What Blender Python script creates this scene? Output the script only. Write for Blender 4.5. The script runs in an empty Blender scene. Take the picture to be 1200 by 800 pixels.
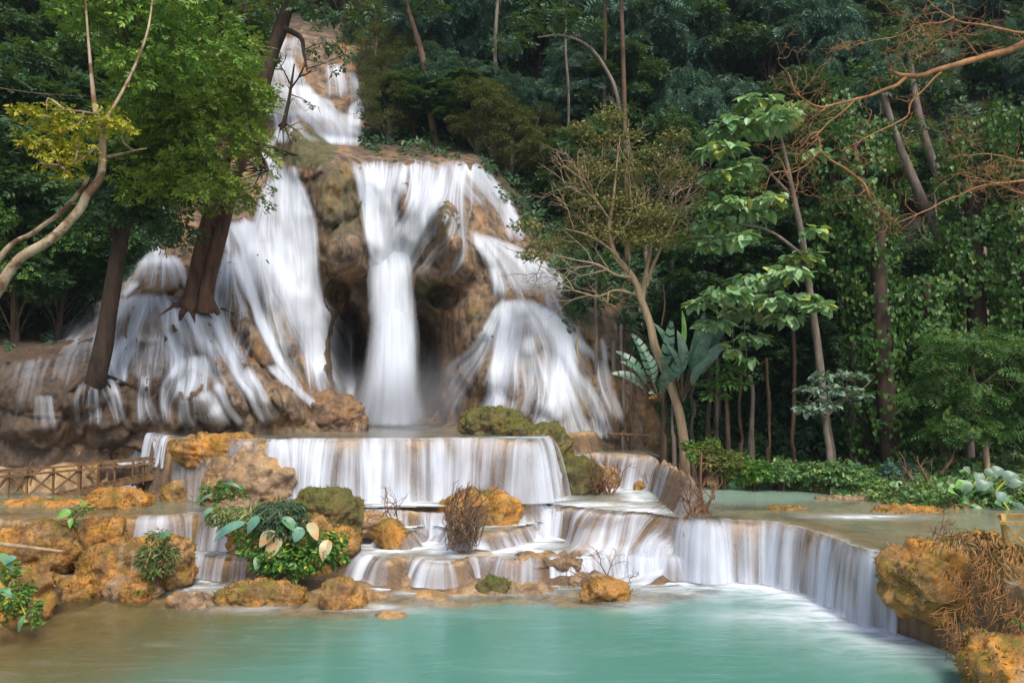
EXPOSURE = 0.72
HAZE = 0.0003
import bpy, math, random
import numpy as np
from mathutils import Vector
C = bpy.context.scene.collection
RS = np.random.RandomState
F = 1200 * 28.0 / 36.0
TILT = math.atan(55 / F)
CZ = 4.5
ct, st = math.cos(TILT), math.sin(TILT)

# ---------- camera geometry: a pixel of the 1200x800 photograph at a depth Y or on a level z ----------
def at(px, py, Y):
    px = np.asarray(px, float); py = np.asarray(py, float)
    dx = (px - 600) / F; du = (400 - py) / F
    s = Y / (ct - du * st)
    return np.stack([s * dx, np.broadcast_to(Y, s.shape) * 1.0, CZ + s * (st + du * ct)], -1)

def onz(px, py, z):
    px = np.asarray(px, float); py = np.asarray(py, float)
    dx = (px - 600) / F; du = (400 - py) / F
    s = (z - CZ) / (st + du * ct)
    return np.stack([s * dx, s * (ct - du * st), np.broadcast_to(z, s.shape) * 1.0], -1)

def V3(p): return Vector((float(p[0]), float(p[1]), float(p[2])))

# ---------- noise ----------
_p = RS(7).permutation(256); _p = np.concatenate([_p, _p, _p])
_g = RS(8).normal(size=(256, 3)); _g /= np.linalg.norm(_g, axis=1)[:, None]
def perlin(x, y, z):
    x, y, z = np.broadcast_arrays(np.asarray(x, float), np.asarray(y, float), np.asarray(z, float))
    xi = np.floor(x).astype(int); yi = np.floor(y).astype(int); zi = np.floor(z).astype(int)
    xf, yf, zf = x - xi, y - yi, z - zi
    f = lambda t: t * t * t * (t * (t * 6 - 15) + 10)
    u, v, w = f(xf), f(yf), f(zf)
    xi &= 255; yi &= 255; zi &= 255
    def gr(a, b, c):
        h = _p[_p[_p[(xi + a) & 255] + ((yi + b) & 255)] + ((zi + c) & 255)]
        g = _g[h]
        return g[..., 0] * (xf - a) + g[..., 1] * (yf - b) + g[..., 2] * (zf - c)
    l = lambda a, b, t: a + t * (b - a)
    x00 = l(gr(0, 0, 0), gr(1, 0, 0), u); x10 = l(gr(0, 1, 0), gr(1, 1, 0), u)
    x01 = l(gr(0, 0, 1), gr(1, 0, 1), u); x11 = l(gr(0, 1, 1), gr(1, 1, 1), u)
    return l(l(x00, x10, v), l(x01, x11, v), w)
def fbm(x, y, z, o=4):
    s = 0; a = 1.0; k = 1.0
    for i in range(o):
        s = s + a * perlin(x * k + 17.3 * i, y * k - 9.1 * i, z * k + 4.7 * i); a *= .5; k *= 2.03
    return s
def bill(x, y, z, o=3):                 # rounded lumps with sharp creases between them
    s = 0; a = 1.0; k = 1.0
    for i in range(o):
        s = s + a * (1 - 2.2 * np.abs(perlin(x * k + 7.3 * i, y * k + 3.1 * i, z * k))) ; a *= .5; k *= 2.1
    return s
def sstep(a, b, x):
    t = np.clip((x - a) / (b - a + 1e-12), 0, 1); return t * t * (3 - 2 * t)

# ---------- mesh builders ----------
class MB:
    def __init__(s): s.v = []; s.f = []; s.n = 0
    def add(s, v, f):
        v = np.asarray(v, float).reshape(-1, 3); f = np.asarray(f, int)
        s.v.append(v); s.f.append(f + s.n); s.n += len(v)
    def mesh(s, name, smooth=True, attrs=None, uv=None):
        V = np.concatenate(s.v) if s.v else np.zeros((0, 3))
        me = bpy.data.meshes.new(name)
        sizes = np.concatenate([np.full(len(f), f.shape[1]) for f in s.f]) if s.f else np.zeros(0, int)
        idx = np.concatenate([f.ravel() for f in s.f]) if s.f else np.zeros(0, int)
        me.vertices.add(len(V)); me.vertices.foreach_set('co', V.astype(np.float32).ravel())
        me.loops.add(len(idx)); me.loops.foreach_set('vertex_index', idx.astype(np.int32))
        me.polygons.add(len(sizes))
        me.polygons.foreach_set('loop_start', (np.cumsum(sizes) - sizes).astype(np.int32))
        me.polygons.foreach_set('loop_total', sizes.astype(np.int32))
        me.polygons.foreach_set('use_smooth', np.full(len(sizes), smooth))
        me.update(calc_edges=True)
        if uv is not None:
            l = me.uv_layers.new(name='UVMap'); l.data.foreach_set('uv', np.asarray(uv, np.float32)[idx].ravel())
        for k, a in (attrs or {}).items():
            t = me.attributes.new(k, 'FLOAT', 'POINT'); t.data.foreach_set('value', np.asarray(a, np.float32).ravel())
        return me

def link(name, me, mat, parent=None, org=None):
    o = bpy.data.objects.new(name, me); C.objects.link(o)
    if mat: me.materials.append(mat)
    if parent is not None: o.parent = parent
    return o
def build(mb, name, mat, parent=None, smooth=True, attrs=None, uv=None, loc=None):
    """mesh in world coordinates; stored relative to its parent (or loc) so that origins stay at the things"""
    if loc is None: loc = (parent.location if parent is not None and parent.parent is None else None)
    if parent is not None and parent.parent is not None: loc = parent.parent.location + parent.location
    if loc is not None:
        for i in range(len(mb.v)): mb.v[i] = mb.v[i] - np.array([loc[0], loc[1], loc[2]])
    o = link(name, mb.mesh(name, smooth, attrs, uv), mat, parent)
    if parent is None and loc is not None: o.location = loc
    return o
def tag(o, label=None, cat=None, group=None, kind=None):
    if label: o['label'] = label
    if cat: o['category'] = cat
    if group: o['group'] = group
    if kind: o['kind'] = kind
    return o
def thing(name, label, cat, loc, group=None):
    o = bpy.data.objects.new(name, None); C.objects.link(o); o.location = V3(loc); o.empty_display_size = .3
    return tag(o, label, cat, group)
def copy_thing(o, loc, label=None, rz=0, sc=1.0):
    r = o.copy(); C.objects.link(r); r.location = V3(loc); r.rotation_euler = (0, 0, rz); r.scale = (sc, sc, sc)
    if label: r['label'] = label
    for ch in list(o.children):
        c = ch.copy(); C.objects.link(c); c.parent = r
        for g in list(ch.children):
            d = g.copy(); C.objects.link(d); d.parent = c
    return r

def gridfaces(nr, nc):
    i = np.arange(nr - 1)[:, None] * nc + np.arange(nc - 1)[None, :]
    return np.stack([i, i + 1, i + nc + 1, i + nc], -1).reshape(-1, 4)

def smoothpath(pts, n):
    """Catmull-Rom through the points (any number of columns)"""
    P = np.asarray(pts, float)
    if len(P) == 2: t = np.linspace(0, 1, n)[:, None]; return P[0] * (1 - t) + P[1] * t
    Q = np.vstack([2 * P[0] - P[1], P, 2 * P[-1] - P[-2]])
    t = np.linspace(0, len(P) - 1 - 1e-6, n); i = t.astype(int); f = (t - i)[:, None]
    a, b, c, d = Q[i], Q[i + 1], Q[i + 2], Q[i + 3]
    return .5 * (2 * b + (c - a) * f + (2 * a - 5 * b + 4 * c - d) * f ** 2 + (3 * b - a - 3 * c + d) * f ** 3)

def tube(mb, path, rad, k=8, rough=0.0, seed=0, cap=True):
    P = np.asarray(path, float); n = len(P); R = np.broadcast_to(np.asarray(rad, float), (n,))
    T = np.gradient(P, axis=0); T /= np.linalg.norm(T, axis=1)[:, None] + 1e-9
    ref = np.array([0.3, -1, 0.1]) if abs(T[:, 2]).mean() > .5 else np.array([0, 0, 1.0])
    A = np.cross(T, ref); A /= np.linalg.norm(A, axis=1)[:, None] + 1e-9
    B = np.cross(T, A)
    th = np.arange(k) * 2 * np.pi / k
    ring = A[:, None] * np.cos(th)[None, :, None] + B[:, None] * np.sin(th)[None, :, None]
    rr = R[:, None] * np.ones((1, k))
    if rough:
        q = P[:, None] + ring * R[:, None, None]
        rr = rr * (1 + rough * fbm(q[..., 0] * 2.5 / max(R.max(), .05) * .12 + seed, q[..., 1] * 3, q[..., 2] * .9, 3))
    Vv = P[:, None] + ring * rr[..., None]
    i = (np.arange(n - 1)[:, None] * k + np.arange(k)[None, :]); j = (np.arange(n - 1)[:, None] * k + (np.arange(k)[None, :] + 1) % k)
    f = np.stack([i, j, j + k, i + k], -1).reshape(-1, 4)
    mb.add(Vv, f)
    if cap:
        V2 = np.vstack([Vv[-1], P[-1] + T[-1] * R[-1] * .5]); kk = np.arange(k)
        mb.add(V2, np.stack([kk, (kk + 1) % k, np.full(k, k)], -1))
        V2 = np.vstack([Vv[0], P[0]]); mb.add(V2, np.stack([(kk + 1) % k, kk, np.full(k, k)], -1))

def box(mb, a, b, w, h):
    """beam from a to b, width w (horizontal) and height h"""
    a = np.asarray(a, float); b = np.asarray(b, float); d = b - a; d /= np.linalg.norm(d)
    up = np.array([0, 0, 1.]) if abs(d[2]) < .9 else np.array([0, 1., 0])
    s = np.cross(d, up); s /= np.linalg.norm(s); u = np.cross(s, d)
    q = [(-1, -1), (1, -1), (1, 1), (-1, 1)]
    v = [p + s * w / 2 * x + u * h / 2 * y for p in (a, b) for x, y in q]
    mb.add(v, [[0, 1, 2, 3], [7, 6, 5, 4], [0, 4, 5, 1], [1, 5, 6, 2], [2, 6, 7, 3], [3, 7, 4, 0]])

# ---------- leaves ----------
def leaf_t(kind):
    """leaf template: x across, y along, z up; returns verts, triangles; unit length"""
    if kind == 'small':
        return np.array([[0, 0, 0], [-.27, .45, .06], [0, 1, -.08], [.27, .45, .06]]), np.array([[0, 3, 2], [0, 2, 1]])
    if kind == 'narrow':
        return np.array([[0, 0, 0], [-.13, .4, .03], [0, 1, -.22], [.13, .4, .03]]), np.array([[0, 3, 2], [0, 2, 1]])
    if kind == 'heart' or kind == 'taro':
        w = .42 if kind == 'heart' else .34
        R = [(0, .08, 0), (w * .65, -.08, .03), (w, .18, .07), (w * .93, .45, .07), (w * .55, .76, .02), (0, 1.02, -.1)]
        mid = [(0, .08, 0), (0, .45, -.03), (0, 1.02, -.1)]
        v = [R[0], R[5], mid[1]] + R[1:5] + [(-x, y, z) for x, y, z in R[1:5]]
        f = []
        r = [0, 3, 4, 5, 6, 1]
        for a, b in zip(r[:-1], r[1:]): f.append([2, a, b])
        l = [0, 7, 8, 9, 10, 1]
        for a, b in zip(l[:-1], l[1:]): f.append([2, b, a])
        return np.array(v, float), np.array(f)
    if kind in ('frond', 'droop'):       # pinnate leaf: leaflets both sides of a rachis
        v = []; f = []; n = 6
        for i in range(n):
            y = .12 + .8 * i / (n - 1); dr = -.30 * y * y if kind == 'frond' else -.75 * y ** 2
            L = .34 * math.sin(math.pi * (.18 + .72 * i / (n - 1))) + .05
            for s in (-1, 1):
                b = len(v); fz = -.05 if kind == 'frond' else -.16
                v += [(0, y, dr), (s * L * .5, y + .02, dr + .02), (s * L, y + .13, dr + fz), (s * L * .45, y + .13, dr)]
                f += [[b, b + 1, b + 2], [b, b + 2, b + 3]] if s > 0 else [[b, b + 2, b + 1], [b, b + 3, b + 2]]
        b = len(v); yy = 1.02; v += [(-.05, .85, -.22), (.05, .85, -.22), (0, yy, -.33)] if kind == 'frond' else [(-.05, .85, -.55), (.05, .85, -.55), (0, yy, -.85)]
        f += [[b, b + 1, b + 2]]
        return np.array(v, float), np.array(f)
    if kind == 'spray':                   # a twig end with five leaves
        v = []; f = []
        for i, (ang, y0, L) in enumerate(((-1.1, .1, .5), (-.6, .4, .5), (0, .55, .5), (.65, .35, .5), (1.15, .05, .5))):
            c, s = math.cos(ang), math.sin(ang); b = len(v)
            for x, y, z in ((0, 0, 0), (-.26, .45, .05), (0, 1, -.12), (.26, .45, .05)):
                x *= L; y *= L; v.append((x * c + y * s, y0 + y * c - x * s, z * L - .1 * y0))
            f += [[b, b + 3, b + 2], [b, b + 2, b + 1]]
        return np.array(v, float), np.array(f)
    raise KeyError(kind)

def nrm(a): return a / (np.linalg.norm(a, axis=-1, keepdims=True) + 1e-9)
def leaves(mb, kind, pos, d, n, size):
    tv, tf = leaf_t(kind); pos = np.asarray(pos, float); N = len(pos)
    d = nrm(d); x = nrm(np.cross(d, n)); n = np.cross(x, d); size = np.broadcast_to(np.asarray(size, float), (N,))
    V = pos[:, None] + size[:, None, None] * (tv[None, :, 0:1] * x[:, None] + tv[None, :, 1:2] * d[:, None] + tv[None, :, 2:3] * n[:, None])
    f = (tf[None] + (np.arange(N) * len(tv))[:, None, None]).reshape(-1, 3)
    mb.add(V, f)

def clump(mb, kind, c, r, n, size, rs, droop=.3, up=.9, inner=.35, top=.25):
    """n leaves spread through the outer volume of an ellipsoid"""
    c = np.asarray(c, float); r = np.broadcast_to(np.asarray(r, float), (3,))
    q = nrm(rs.normal(size=(n, 3))); q[:, 2] = q[:, 2] * (1 - top) + top * np.abs(q[:, 2]); q = nrm(q)
    rad = inner + (1 - inner) * rs.rand(n) ** .55
    bump = 1 + .35 * perlin(q[:, 0] * 2.2 + c[0], q[:, 1] * 2.2 + c[1], q[:, 2] * 2.2 + c[2])
    pos = c + q * r * (rad * bump)[:, None]
    out = nrm(q * r); hz = out.copy(); hz[:, 2] *= .3
    dd = hz + rs.normal(scale=.45, size=(n, 3)); dd[:, 2] -= droop
    nn = out * .45 + np.array([0, 0, up]) + rs.normal(scale=.4, size=(n, 3))
    leaves(mb, kind, pos, dd, nn, size * (.7 + .6 * rs.rand(n)))

# ---------- materials ----------
class NT:
    def __init__(s, name):
        s.m = bpy.data.materials.new(name); s.m.use_nodes = True; s.t = s.m.node_tree; s.t.nodes.clear()
        s.out = s.t.nodes.new('ShaderNodeOutputMaterial')
    def n(s, typ, **kw):
        nd = s.t.nodes.new('ShaderNode' + typ)
        for k, v in kw.items():
            if k.startswith('i_'):
                key = k[2:]; key = int(key) if key.isdigit() else key.replace('_', ' ')
                sock = nd.inputs[key]
                if hasattr(v, 'is_output') or isinstance(v, bpy.types.NodeSocket): s.t.links.new(v, sock)
                else: sock.default_value = v
            else: setattr(nd, k, v)
        return nd
    def l(s, a, b): s.t.links.new(a, b)
    def math(s, op, a, b=0.0, c=0.0, clamp=False):
        nd = s.t.nodes.new('ShaderNodeMath'); nd.operation = op; nd.use_clamp = clamp
        for i, v in enumerate((a, b, c)):
            if isinstance(v, bpy.types.NodeSocket): s.l(v, nd.inputs[i])
            else: nd.inputs[i].default_value = v
        return nd.outputs[0]
    def noise(s, vec, scale, detail=4, rough=.55, dist=0):
        nd = s.n('TexNoise'); nd.inputs['Scale'].default_value = scale; nd.inputs['Detail'].default_value = detail
        nd.inputs['Roughness'].default_value = rough; nd.inputs['Distortion'].default_value = dist
        if vec is not None: s.l(vec, nd.inputs['Vector'])
        return nd.outputs[0]
    def mapr(s, v, a, b, c=0., d=1., clamp=True):
        nd = s.n('MapRange'); nd.clamp = clamp
        for k, x in zip(('Value', 'From Min', 'From Max', 'To Min', 'To Max'), (v, a, b, c, d)):
            if isinstance(x, bpy.types.NodeSocket): s.l(x, nd.inputs[k])
            else: nd.inputs[k].default_value = x
        return nd.outputs[0]
    def mix(s, f, a, b, mode='MIX'):
        nd = s.t.nodes.new('ShaderNodeMix'); nd.data_type = 'RGBA'; nd.blend_type = mode
        for k, x in ((0, f), (6, a), (7, b)):
            if isinstance(x, bpy.types.NodeSocket): s.l(x, nd.inputs[k])
            elif k == 0: nd.inputs[0].default_value = x
            else: nd.inputs[k].default_value = (x[0], x[1], x[2], 1)
        return nd.outputs[2]
    def attr(s, name):
        nd = s.n('Attribute'); nd.attribute_name = name; return nd.outputs['Fac']
    def pos(s): return s.n('NewGeometry').outputs['Position']
    def nz(s):
        g = s.n('NewGeometry'); x = s.n('SeparateXYZ'); s.l(g.outputs['Normal'], x.inputs[0]); return x.outputs[2]
    def scale(s, v, x, y, z):
        m = s.n('Mapping'); s.l(v, m.inputs[0]); m.inputs['Scale'].default_value = (x, y, z); return m.outputs[0]
    def bump(s, h, st=.5, d=.1):
        nd = s.n('Bump'); s.l(h, nd.inputs['Height']); nd.inputs['Strength'].default_value = st; nd.inputs['Distance'].default_value = d
        return nd.outputs[0]
    def pbr(s, col, rough=.7, bump=None, spec=.4):
        b = s.n('BsdfPrincipled')
        if isinstance(col, bpy.types.NodeSocket): s.l(col, b.inputs['Base Color'])
        else: b.inputs['Base Color'].default_value = (*col, 1)
        if isinstance(rough, bpy.types.NodeSocket): s.l(rough, b.inputs['Roughness'])
        else: b.inputs['Roughness'].default_value = rough
        b.inputs['Specular IOR Level'].default_value = spec
        if bump is not None: s.l(bump, b.inputs['Normal'])
        return b.outputs[0]
    def done(s, sh): s.l(sh, s.out.inputs[0]); return s.m

def leaf_mat(name, c1, c2, c3=None, p3=.08, trans=.35, rough=.45, vary=.6):
    t = NT(name); g = t.n('NewGeometry'); r = g.outputs['Random Per Island']
    n = t.noise(g.outputs['Position'], vary, 3)
    f = t.math('ADD', t.math('MULTIPLY', r, .55), t.math('MULTIPLY', t.mapr(n, .35, .65), .45))
    col = t.mix(f, c1, c2)
    if c3: col = t.mix(t.math('GREATER_THAN', t.math('FRACT', t.math('MULTIPLY', r, 37.7)), 1 - p3), col, c3)
    p = t.pbr(col, rough, spec=.35)
    tr = t.n('BsdfTranslucent'); t.l(t.mix(.5, col, (.25, .38, .03), 'MIX'), tr.inputs[0])
    m = t.n('MixShader'); m.inputs[0].default_value = trans * .6; t.l(p, m.inputs[1]); t.l(tr.outputs[0], m.inputs[2])
    return t.done(m.outputs[0])

def bark_mat(name, c1, c2, sc=6, patch=None):
    t = NT(name); p = t.pos()
    n = t.noise(t.scale(p, 1, 1, .25), sc, 5, .65); n2 = t.noise(p, 3, 4)
    col = t.mix(t.mapr(n, .35, .65), c1, c2)
    if patch: col = t.mix(t.mapr(n2, .5, .6), col, patch)
    return t.done(t.pbr(col, .85, t.bump(n, .8, .04), .2))

def rock_mat(name, tan=(.36, .235, .13), dark=(.10, .065, .04), orange=(.42, .2, .045), moss=(.06, .075, .015), mossy=.35, orangey=.5, wet=.5, attr=False):
    t = NT(name); p = t.pos()
    big = t.noise(p, .45, 3); med = t.noise(p, 2.2, 5, .65); fine = t.noise(p, 15, 6, .75)
    streak = t.noise(t.scale(p, 3.5, 3.5, .45), 1, 5, .6, .1)
    col = t.mix(t.mapr(med, .38, .66), dark, tan)
    col = t.mix(t.math('MULTIPLY', t.mapr(t.noise(t.scale(p, 1, 1, .7), 1.1, 5, .6), .56 - orangey * .16, .66 - orangey * .05), .85), col, orange)
    col = t.mix(t.math('MULTIPLY', t.mapr(streak, .52, .7), .75), col, (.07, .05, .04))
    col = t.mix(t.math('MULTIPLY', t.mapr(streak, .3, .44, 1, 0), .5), col, (.46, .36, .26))
    mz = t.mapr(t.nz(), .1, .75)
    ms = t.math('MULTIPLY', t.mapr(t.noise(p, 1.4, 5, .7), .62 - mossy * .25, .72 - mossy * .2), t.mapr(mz, 0, 1, .25, 1))
    if attr:
        ma = t.attr('moss'); so = t.attr('soil')
        ms = t.math('MAXIMUM', t.math('MULTIPLY', ms, .6), t.math('MULTIPLY', ma, t.mapr(fine, .3, .6)))
        col = t.mix(ms, col, moss)
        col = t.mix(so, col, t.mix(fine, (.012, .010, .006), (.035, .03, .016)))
    else: col = t.mix(ms, col, moss)
    if attr: col = t.mix(t.math('MULTIPLY', t.attr('wet'), .8), col, t.mix(med, (.03, .02, .015), (.13, .085, .055)))  # darkens wet rock; on the cliff's left it also carries painted shade
    col = t.mix(t.math('MULTIPLY', t.mapr(fine, .3, .5, 1, 0), .55), col, (.05, .03, .018), 'MULTIPLY') if False else t.mix(t.math('MULTIPLY', t.mapr(fine, .36, .5, 1, 0), .6), col, dark)
    h = t.math('ADD', t.math('MULTIPLY', fine, .7), med)
    return t.done(t.pbr(col, t.mapr(big, .3, .7, .75 - .4 * wet, .9 - .3 * wet), t.bump(h, .75, .12), .45))
# ---------- world, sun, camera ----------
SUN_EL, SUN_AZ = math.radians(54), math.radians(158)      # azimuth from +Y towards +X: behind the camera, a little to its right
w = bpy.data.worlds.new("World"); C_scene = bpy.context.scene; C_scene.world = w; w.use_nodes = True
wt = w.node_tree; bg = wt.nodes['Background']; sk = wt.nodes.new('ShaderNodeTexSky'); sk.sky_type = 'NISHITA'; sk.sun_disc = False
sk.sun_elevation = SUN_EL; sk.sun_rotation = SUN_AZ; sk.air_density = 1.0; sk.dust_density = 3.0; sk.ozone_density = 1.0
wt.links.new(sk.outputs[0], bg.inputs[0]); bg.inputs[1].default_value = .125
ld = bpy.data.lights.new('sun', 'SUN'); ld.energy = 2.3; ld.angle = math.radians(24); ld.color = (1, .96, .90)
lo = bpy.data.objects.new('sun', ld); C.objects.link(lo)
sd = Vector((math.sin(SUN_AZ) * math.cos(SUN_EL), math.cos(SUN_AZ) * math.cos(SUN_EL), math.sin(SUN_EL)))
lo.rotation_euler = sd.to_track_quat('Z', 'Y').to_euler()
cd = bpy.data.cameras.new('camera'); co = bpy.data.objects.new('camera', cd); C.objects.link(co); C_scene.camera = co
cd.lens = 28; cd.sensor_width = 36; cd.clip_start = .1; cd.clip_end = 2000
co.location = (0, 0, CZ); co.rotation_euler = (math.pi / 2 + TILT, 0, 0)
vs = C_scene.view_settings; vs.view_transform = 'Standard'; vs.look = 'None'; vs.gamma = 1; vs.exposure = EXPOSURE
try: vs.use_curve_mapping = False
except Exception: pass
C_scene.cycles.transparent_max_bounces = 24; C_scene.cycles.max_bounces = 6; C_scene.cycles.diffuse_bounces = 3
C_scene.cycles.glossy_bounces = 2; C_scene.cycles.transmission_bounces = 3; C_scene.cycles.volume_bounces = 0
C_scene.cycles.use_denoising = True

# ---------- the rock face and hillside behind ----------
CP = [(-150,520,27),(-150,300,29),(-150,100,33),(-150,-150,40),(0,520,25.6),(0,430,26.3),(0,380,29),(0,300,30),(0,150,34),(0,0,38),(0,-150,42),
 (100,520,25.6),(100,440,26.1),(110,415,27),(100,370,29.6),(100,250,31),(180,520,25.6),(180,440,26),(180,360,27.4),(180,335,28.4),(190,300,29.6),(200,200,33),(200,0,40),
 (260,520,25.6),(260,420,26.3),(260,350,28),(265,280,29.8),(280,200,33),(300,155,35.5),(330,520,25.8),(340,420,27.2),(345,350,28.6),(340,290,29.8),(335,230,31),(325,175,33.5),
 (330,140,37),(330,90,39.5),(345,60,40.5),(350,0,44),(350,-150,50),(390,520,27),(385,430,28.8),(376,360,29.8),(405,420,32.5),(410,340,31.8),
 (345,160,31.8),(390,190,30.4),(395,250,29.8),(400,300,29.5),(415,225,30.8),(385,148,37),(400,110,39),(430,150,37.5),
 (430,190,31.6),(480,188,31.7),(550,192,32),(480,165,35.5),(545,165,36),(440,250,30.6),(480,290,30.5),(450,345,30.9),(445,440,32),(500,410,32.4),(500,480,31.6),(450,520,28.5),(520,520,28),
 (525,250,29.6),(530,310,29.6),(560,235,31.3),(590,305,30.4),(620,335,30.2),(515,345,30.6),(505,370,32),(548,370,29.8),(540,440,29.8),(535,490,29.4),
 (600,350,29.4),(590,400,28.6),(580,450,28.1),(600,500,27),(655,400,28.8),(640,450,27.9),(650,505,26.9),(600,520,26.6),(690,430,29),(700,520,27.7),(740,430,30.2),(740,520,28.7),(640,290,32.4),(700,335,31.6),(760,400,31.5),
 (800,540,29.8),(800,400,32.5),(800,200,38),(800,0,46),(800,-150,52),(1000,560,29.2),(1000,400,31),(1000,200,36),(1000,0,44),(1000,-150,50),(1200,560,27.5),(1200,400,30),(1200,200,34),(1200,0,40),(1200,-150,46),
 (1400,560,26),(1400,300,31),(1400,0,38),(1400,-150,42),(620,200,36),(600,100,40),(600,0,46),(600,-150,52),(470,100,40.5),(450,0,45),(680,260,34.5),(400,60,41.5),(500,60,43),(100,0,39),(700,100,42)]
CP = np.array(CP, float)
def _rbf(X, Y):
    n = len(CP); D = np.hypot(CP[:, 0][:, None] - CP[:, 0], CP[:, 1][:, None] - CP[:, 1])
    A = np.zeros((n + 1, n + 1)); A[:n, :n] = D + np.eye(n) * .5; A[:n, n] = 1; A[n, :n] = 1
    wts = np.linalg.solve(A, np.append(CP[:, 2], 0))
    out = np.full(X.shape, wts[n])
    for k in range(n): out += wts[k] * np.hypot(X - CP[k, 0], Y - CP[k, 1])
    return out
# rounded bosses of travertine: px, py, rx, ry, lean (x per y), metres forward (negative: a cave)
BUL = [(172,372,42,34,0,1.1),(178,425,34,40,.1,.8),(225,385,26,40,.3,.9),(222,452,30,36,.2,1.0),(160,470,26,36,0,.8),(205,480,18,26,0,.5),(245,478,22,30,.35,.7),(268,452,18,34,.5,.9),
 (305,455,20,42,.55,1.0),(338,470,18,26,.5,.8),(280,480,16,30,.4,.5),(185,322,32,24,0,.8),(240,330,18,26,.2,.5),(275,345,18,48,.25,.7),(310,330,16,40,.25,.6),(330,375,20,44,.2,.6),
 (300,400,16,30,.4,.6),(255,415,14,24,.2,.5),(60,450,80,40,0,.9),(20,480,60,36,0,.4),(110,470,40,36,.2,.5),(50,505,50,22,0,.6),(120,505,34,20,0,.5),
 (395,215,34,50,0,.9),(408,300,26,40,0,.9),(385,270,20,40,0,.4),(355,185,28,26,0,.5),(527,268,17,36,.12,1.9),(540,306,20,30,.1,1.0),(475,230,8,30,0,.5),
 (545,380,24,40,0,.7),(560,420,26,44,0,.7),(530,455,20,40,0,.4),(500,330,22,20,0,.4),(598,405,52,70,0,.22),(604,470,64,60,0,.2),(648,440,34,56,.2,.2),(575,380,14,18,0,.3),(620,398,16,20,0,.35),(560,440,14,24,0,.3),(600,446,16,22,0,.3),(635,468,14,22,0,.3),(585,482,16,18,0,.3),(612,362,14,12,0,.3),(655,480,14,16,0,.3),(650,485,38,40,.2,.7),(680,440,18,50,.2,.6),
 (720,460,26,60,0,.6),(715,390,26,36,0,.6),(600,320,34,34,.2,.4),(575,290,20,24,0,.4),(690,380,16,22,0,.3),(745,480,18,50,0,.4),
 (335,115,20,16,0,.6),(350,145,26,16,0,.6),(395,140,20,24,0,.5),(325,90,14,14,0,.5),
 (408,415,24,66,0,-3.6),(496,425,20,60,0,-1.9),(150,535,22,12,0,-1.0),(60,375,70,30,0,-1.5),(225,445,12,16,0,-.6),(430,300,8,16,0,-.3),(520,348,22,16,0,-1.2),(395,345,16,22,0,-1.5)]
def relief_base(X, Y):
    D = _rbf(X, Y)
    for bx, by, rx, ry, ln, am in BUL:
        dy = (Y - by) / ry; dx = (X - bx - ln * (Y - by)) / rx; q = dx * dx + dy * dy
        D = D - am * np.sqrt(np.clip(1 - q, 0, 1)) * (1 if am > 0 else np.clip((1 - q) * 2, 0, 1))
    return D
ROCKPOLY = [(-200,405),(60,400),(130,330),(190,280),(270,170),(300,150),(312,55),(345,35),(440,50),(445,110),(420,178),(560,184),(600,240),(640,300),(665,380),(720,350),(745,420),(770,470),(800,560),(-200,560)]
def sdf(poly, X, Y):
    P = np.asarray(poly, float)[:, :2]; d = np.full(X.shape, 1e9); ins = np.zeros(X.shape, bool)
    for a, b in zip(P, np.roll(P, -1, 0)):
        e = b - a; L = (e ** 2).sum()
        if L < 1e-12: continue
        t = np.clip(((X - a[0]) * e[0] + (Y - a[1]) * e[1]) / L, 0, 1)
        d = np.minimum(d, np.hypot(X - a[0] - t * e[0], Y - a[1] - t * e[1]))
        c = ((a[1] > Y) != (b[1] > Y)); ins ^= c & (X < (b[0] - a[0]) * (Y - a[1]) / (b[1] - a[1] + 1e-12) + a[0])
    return np.where(ins, d, -d)
SX, SY = 2.0, 2.2
gx = np.arange(-170, 1401, SX); gy = np.arange(-170, 575, SY)
GX, GY = np.meshgrid(gx, gy)
RB = relief_base(GX, GY)
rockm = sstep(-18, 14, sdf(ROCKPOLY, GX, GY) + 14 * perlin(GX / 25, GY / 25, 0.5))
Pw = at(GX, GY, RB)
nz_ = bill(Pw[..., 0] * .9, Pw[..., 1] * .9, Pw[..., 2] * .45, 4) * .34 + bill(Pw[..., 0] * 3.1, Pw[..., 1] * 3.1, Pw[..., 2] * .8, 3) * .09
sz = fbm(Pw[..., 0] * .25, Pw[..., 1] * .25, Pw[..., 2] * .25, 5) * 1.3
RD = RB - rockm * nz_ - (1 - rockm) * sz
Pw = at(GX, GY, RD)
# moss follows the rock; 'wet' mixes wetness with painted canopy shade at far left
moss = np.zeros_like(RD)
for mx, my, mrx, mry, a in ((360,175,40,26,1),(345,160,30,16,1),(400,235,30,50,.7),(400,410,24,50,.35),(500,345,26,22,.95),(520,260,6,40,.7),(560,370,20,20,.4),(20,470,50,60,.5),(700,430,50,70,.3),(60,520,80,20,.3),(500,420,20,60,.5)):
    moss = np.maximum(moss, a * sstep(1, .55, ((GX - mx) / mrx) ** 2 + ((GY - my) / mry) ** 2))
mb = MB(); mb.add(Pw, gridfaces(len(gy), len(gx))[:, ::-1])
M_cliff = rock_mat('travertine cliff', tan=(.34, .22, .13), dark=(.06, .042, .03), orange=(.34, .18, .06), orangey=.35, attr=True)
tag(build(mb, 'hillside', M_cliff, attrs={'moss': moss, 'soil': 1 - rockm, 'wet': np.clip(sstep(340, 90, GX) * sstep(300, 380, GY) * 1.0 + .55 * sstep(1.0, .5, ((GX - 455) / 75) ** 2 + ((GY - 420) / 110) ** 2), 0, 1)}), 'steep travertine cliff and forested slope behind the waterfalls', None, None, 'structure')  # left term of wet also paints the overhanging forest's shade on the apron
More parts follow.
